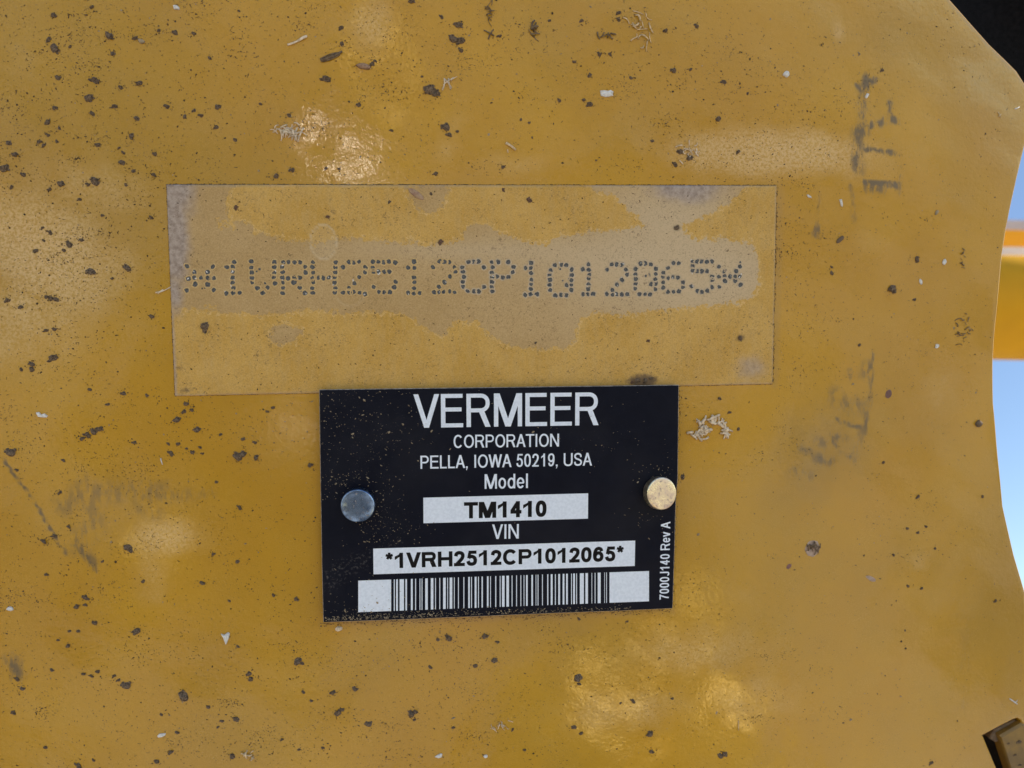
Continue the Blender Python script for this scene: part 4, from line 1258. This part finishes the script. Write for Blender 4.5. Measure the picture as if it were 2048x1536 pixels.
flat_chip('seed_husk', 1956, 847, oval(8, 7, -.5, 12, .1), 5, MMUD, 'dark glossy seed near the curved right edge', 'seed', 4)
flat_chip('seed_husk', 678, 1257, oval(7.5, 5, 0, 10, .1), 3, MGREYSTRAW, 'greyish seed just under the lower left corner of the nameplate', 'seed', 3)
flat_chip('dried_drop', 1777, 788, oval(7, 9.5, .25, 14, .05), .8, simple('purple_stain', (.20, .10, .075), (.15, .07, .055), 900, .5), 'oval purple brown dried drop right of the lower scuffs', 'dried drop', .4)
flat_chip('dried_drop', 1625, 1097, oval(16, 18, .1, 18, .06), .5, MPALE, 'round pale dried drop with dark debris at its centre, right of the nameplate', 'dried drop', .3)
flat_chip('dried_drop', 1576, 1133, [(-2, -3), (3, -6), (8, -4), (6, 2), (1, 6), (-4, 3)], .7, simple('purple_stain_small', (.24, .11, .10), (.17, .08, .07), 900, .5), 'small purple dried drop below left of the round pale drop', 'dried drop', .3)
flat_chip('dried_drop', 1742, 1157, oval(13, 5, .5, 12, .15), .5, MPALE, 'faint pinkish dried streak at the lower right', 'dried drop', .2)
tuft(1627, 1094, 22, 7, 6, 10, 1.0, MSTRAWD, 'dark crumbly debris on the round pale dried drop', 21, 'debris_patch', 'debris')
# husk on the film
u0, v0 = at(832, 388, FILM_H)
hk = flat_chip('seed_husk', 832, 388, oval(18, 6, .62, 16, .04), 1.5, simple('flat_husk', (.30, .16, .10), (.42, .27, .15), 1200, .5), 'flat pointed reddish husk stuck on the top edge of the film label', 'husk', 1)
hk.matrix_world = shift(u0, v0, FILM_H)

# ------------------------------------------------------------------ bracket seen through the slot
TAB_D = -7.5 * MM


def prism(name, pts, z0, z1, mat, parent, bev=0.0006):
    n = len(pts)
    c = Vector((sum(p[0] for p in pts) / n, sum(p[1] for p in pts) / n))
    inn = [tuple(Vector(p) + (c - Vector(p)).normalized() * bev) for p in pts]
    vs = [(x, y, z0) for x, y in pts] + [(x, y, z1 - bev) for x, y in pts] + [(x, y, z1) for x, y in inn]
    fs_ = [tuple(range(n))[::-1], tuple(2 * n + i for i in range(n))]
    for q in range(2):
        for i in range(n):
            j = (i + 1) % n
            fs_.append((q * n + i, q * n + j, (q + 1) * n + j, (q + 1) * n + i))
    return mesh(name, vs, fs_, mat, parent)


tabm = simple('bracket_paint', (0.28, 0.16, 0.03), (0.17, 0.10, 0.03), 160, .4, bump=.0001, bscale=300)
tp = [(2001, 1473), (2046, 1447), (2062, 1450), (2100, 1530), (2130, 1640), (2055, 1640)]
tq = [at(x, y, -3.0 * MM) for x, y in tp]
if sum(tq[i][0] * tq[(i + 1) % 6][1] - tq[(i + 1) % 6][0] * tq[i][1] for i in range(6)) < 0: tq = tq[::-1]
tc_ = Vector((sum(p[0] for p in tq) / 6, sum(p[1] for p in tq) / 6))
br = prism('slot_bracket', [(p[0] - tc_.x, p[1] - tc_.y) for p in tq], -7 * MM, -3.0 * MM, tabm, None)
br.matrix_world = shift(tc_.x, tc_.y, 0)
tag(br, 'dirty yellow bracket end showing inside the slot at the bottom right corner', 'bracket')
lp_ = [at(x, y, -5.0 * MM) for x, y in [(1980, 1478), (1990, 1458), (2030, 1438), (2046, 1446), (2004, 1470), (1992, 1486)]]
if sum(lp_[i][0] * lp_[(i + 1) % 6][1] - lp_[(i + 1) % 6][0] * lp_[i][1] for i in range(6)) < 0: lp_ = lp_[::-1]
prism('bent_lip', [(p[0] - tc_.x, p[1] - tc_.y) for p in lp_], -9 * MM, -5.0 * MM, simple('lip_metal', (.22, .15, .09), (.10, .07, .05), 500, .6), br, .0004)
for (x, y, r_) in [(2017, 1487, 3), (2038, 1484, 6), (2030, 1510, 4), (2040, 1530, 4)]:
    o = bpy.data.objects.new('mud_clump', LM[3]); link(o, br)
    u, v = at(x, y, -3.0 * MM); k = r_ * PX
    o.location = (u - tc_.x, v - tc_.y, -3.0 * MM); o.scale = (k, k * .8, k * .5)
back = mesh('slot_shade_sheet', [(-.03, -.03, 0), (.04, -.03, 0), (.04, .03, 0), (-.03, .03, 0)], [(0, 1, 2, 3)], simple('cavity_shade', (.02, .015, .01), (.04, .03, .02), 200, .9), root)  # dark sheet standing in for the shaded depth behind the slot
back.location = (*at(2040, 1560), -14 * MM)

# ------------------------------------------------------------------ background: tubes, tyre, ground
MTUBE = Mat('tube_paint')
MTUBE.set(Base_Color=MTUBE.mix(MTUBE.ramp(MTUBE.noise(30, 3), .3, .7), (0.95, 0.46, 0.010), (0.88, 0.42, 0.012)), Roughness=.50, Specular_IOR_Level=.3)
MTUBE = MTUBE.m


def cyl_between(a, b, r_, n, mat, parent, name):
    d = (b - a); L = d.length
    vs, fs_ = [], []
    for k in (0, L):
        for i in range(n):
            t = i * math.tau / n
            vs.append((math.cos(t) * r_, math.sin(t) * r_, k))
    for i in range(n): fs_.append((i, (i + 1) % n, n + (i + 1) % n, n + i))
    fs_.append(tuple(range(n))[::-1]); fs_.append(tuple(range(n, 2 * n)))
    o = mesh(name, vs, fs_, mat, parent, smooth=True)
    q = d.to_track_quat('Z', 'Y').to_matrix().to_4x4(); q.translation = a
    o.matrix_world = q
    o.data.polygons[-1].use_smooth = False; o.data.polygons[-2].use_smooth = False
    return o


D1 = 0.62
rt = 104 / FPX * D1
tb = cyl_between(far(1900, 614, D1), far(2700, 630, D1), rt, 64, MTUBE, None, 'frame_tube')
tag(tb, 'thick orange yellow frame tube behind the right edge of the plate', 'frame tube')
D2 = 0.70


def bar_box(name, p0, p1, p2, p3, depth, thick, mat, parent=None):
    """box whose front is the quad p0..p3 (photo px at that depth)"""
    f = [far(*p, depth) for p in (p0, p1, p2, p3)]
    c = sum(f, Vector()) / 4
    fr = [p - c for p in f]; bk = [p + CF * thick for p in fr]
    o = mesh(name, [tuple(p) for p in fr + bk], [(3, 2, 1, 0), (4, 5, 6, 7), (0, 1, 5, 4), (1, 2, 6, 5), (2, 3, 7, 6), (3, 0, 4, 7)], mat, parent)
    o.location = c
    return o


b_ = bar_box('frame_bar', (1900, 458), (2700, 470), (2700, 540), (1900, 528), D2, .03, MTUBE)
tag(b_, 'narrow yellow frame bar just above the thick orange tube', 'frame bar')
w_ = bar_box('pale_strip', (1900, 438), (2700, 450), (2700, 474), (1900, 462), D2 + .045, .01, simple('pale_trim', (.45, .48, .62), (.40, .43, .56), 30, .5))
tag(w_, 'pale bluish strip along the top of the narrow yellow bar', 'trim strip')

w2 = bar_box('pale_strip', (1900, 492), (2700, 504), (2700, 528), (1900, 516), D1 + .005, .006, simple('bright_line_white', (.92, .92, .95), (.85, .85, .88), 30, .5))  # white strip added for the bright line of light above the tube
tag(w2, 'thin white strip for the bright line along the top of the thick orange tube', 'trim strip')

# tyre behind the top right corner
MT = simple('tyre_rubber', (.003, .003, .0035), (.010, .009, .010), 700, .9, bump=.0012, bscale=900, spec=.10)
ty = empty('tyre', Matrix.Translation(far(2330, -180, .36)))
tag(ty, 'black rubber tyre filling the top right corner behind the plate', 'tyre')
vs, fs_ = [], []
nR, nr = 96, 24
for i in range(nR):
    a = i * math.tau / nR
    for j in range(nr):
        b = j * math.tau / nr
        rr = .085 + .022 * math.copysign(abs(math.cos(b)) ** .7, math.cos(b)); zz = .03 * math.copysign(abs(math.sin(b)) ** .7, math.sin(b))
        vs.append((math.cos(a) * rr, math.sin(a) * rr, zz))
for i in range(nR):
    for j in range(nr):
        fs_.append((i * nr + j, ((i + 1) % nR) * nr + j, ((i + 1) % nR) * nr + (j + 1) % nr, i * nr + (j + 1) % nr))
o = mesh('tyre_casing', vs, fs_, MT, ty, smooth=True)
rotm = Matrix((CR, CU, -CF)).transposed().to_4x4()
o.matrix_local = rotm
vs, fs_ = lathe([(.066, -.01), (.066, .004), (.03, .006)], 48)
o = mesh('wheel_disc', vs, fs_, MT, ty); o.matrix_local = rotm

GR = {'white_flake': 'small flakes and crumbs stuck to the paint', 'seed_husk': 'seeds and husks stuck to the paint', 'straw_piece': 'straw splinters stuck to the paint',
      'grass_tuft': 'tufts of dry grass stuck to the paint', 'dried_drop': 'dried drops on the paint', 'pale_strip': 'pale trim and bright line strips on the frame behind'}
for o in list(COL.objects):
    if o.parent is None and o.name.split('.')[0] in GR: o['group'] = GR[o.name.split('.')[0]]

# ground, reflected in the lower paint and lighting it from below
gk = Mat('dry_ground')
# unseen metal domes added behind the camera so the paint mirrors their sun glare
MG = Mat('reflector_steel')
MG.set(Base_Color=MG.mix(MG.ramp(MG.noise(20, 4), .3, .7), (.95, .84, .72), (.78, .68, .58)), Metallic=1.0, Roughness=.25)
MG = MG.m
MGR = Mat('reflector_brass')
MGR.set(Base_Color=MGR.mix(MGR.ramp(MGR.noise(20, 4), .3, .7), (.95, .68, .24), (.80, .56, .20)), Metallic=1.0, Roughness=.50)
MGR = MGR.m


def mirrored(px, py, dist):
    d = (CR * ((px - 1024) / FPX) + CU * ((768 - py) / FPX) + CF).normalized()
    u, v = at(px, py)
    p = M @ Vector((u, v, 0))
    return p, (d - N * 2 * d.dot(N)).normalized()


for (px, py, rad_px, dist, lab) in [(695, 322, 210, 3.6, 'large added galvanised tank out in the sun'), (772, 112, 120, 5.2, 'smaller added brassy tank farther out in the sun'),
                                    (583, 850, 95, 1.9, 'added galvanised reflector nearer the plate on the left'), (1205, 1410, 200, 1.10, 'added brassy reflector at the foot of the machine'),
                                    (1465, 1425, 210, 1.20, 'added brassy reflector farther right at the foot of the machine'), (1385, 1195, 110, 1.5, 'small added brassy reflector'),
                                    (1290, 1300, 120, 1.35, 'added brassy reflector between the two at the foot of the machine'),
                                    (330, 1075, 90, 1.6, 'small added brassy reflector at the far left')]:
    p, d = mirrored(px, py, dist)
    rad = rad_px / FPX * dist
    # the glare sits where the ball's normal halves the way to the sun and to the plate
    hv = (sd - d).normalized()
    c = p + d * dist - hv * rad
    vs, fs_ = [], []
    nn, mm = 48, 20
    for i in range(mm + 1):
        t = math.pi * i / mm * .5
        for j in range(nn):
            a = j * math.tau / nn
            vs.append((math.sin(t) * math.cos(a) * rad, math.sin(t) * math.sin(a) * rad, math.cos(t) * rad))
    top = c.z
    for j in range(nn):
        a = j * math.tau / nn
        vs.append((math.cos(a) * rad * 1.0, math.sin(a) * rad * 1.0, -max(top, .02)))
    for i in range(mm + 1):
        for j in range(nn):
            k = (j + 1) % nn
            fs_.append((i * nn + j, (i + 1) * nn + j, (i + 1) * nn + k, i * nn + k))
    o = mesh('glint_reflector', vs, fs_, MG if px in (695, 583) else MGR, None, Matrix.Translation(c), smooth=True)
    tag(o, lab, 'reflector', 'added round metal reflectors mirrored in the paint')
gk.set(Base_Color=gk.mix(gk.ramp(gk.math('ADD', gk.noise(1.1, 3, .5), gk.math('MULTIPLY', gk.noise(18, 4, .6), .12)), .50, .60), (.075, .065, .055), (.50, .46, .40)), Roughness=.95, Normal=gk.bump(gk.noise(14, 6, .7), .05, 1))
gr_ = mesh('ground', [(-1500, -1500, 0), (1500, -1500, 0), (1500, 1500, 0), (-1500, 1500, 0)], [(0, 1, 2, 3)], gk.m)
tag(gr_, kind='structure')
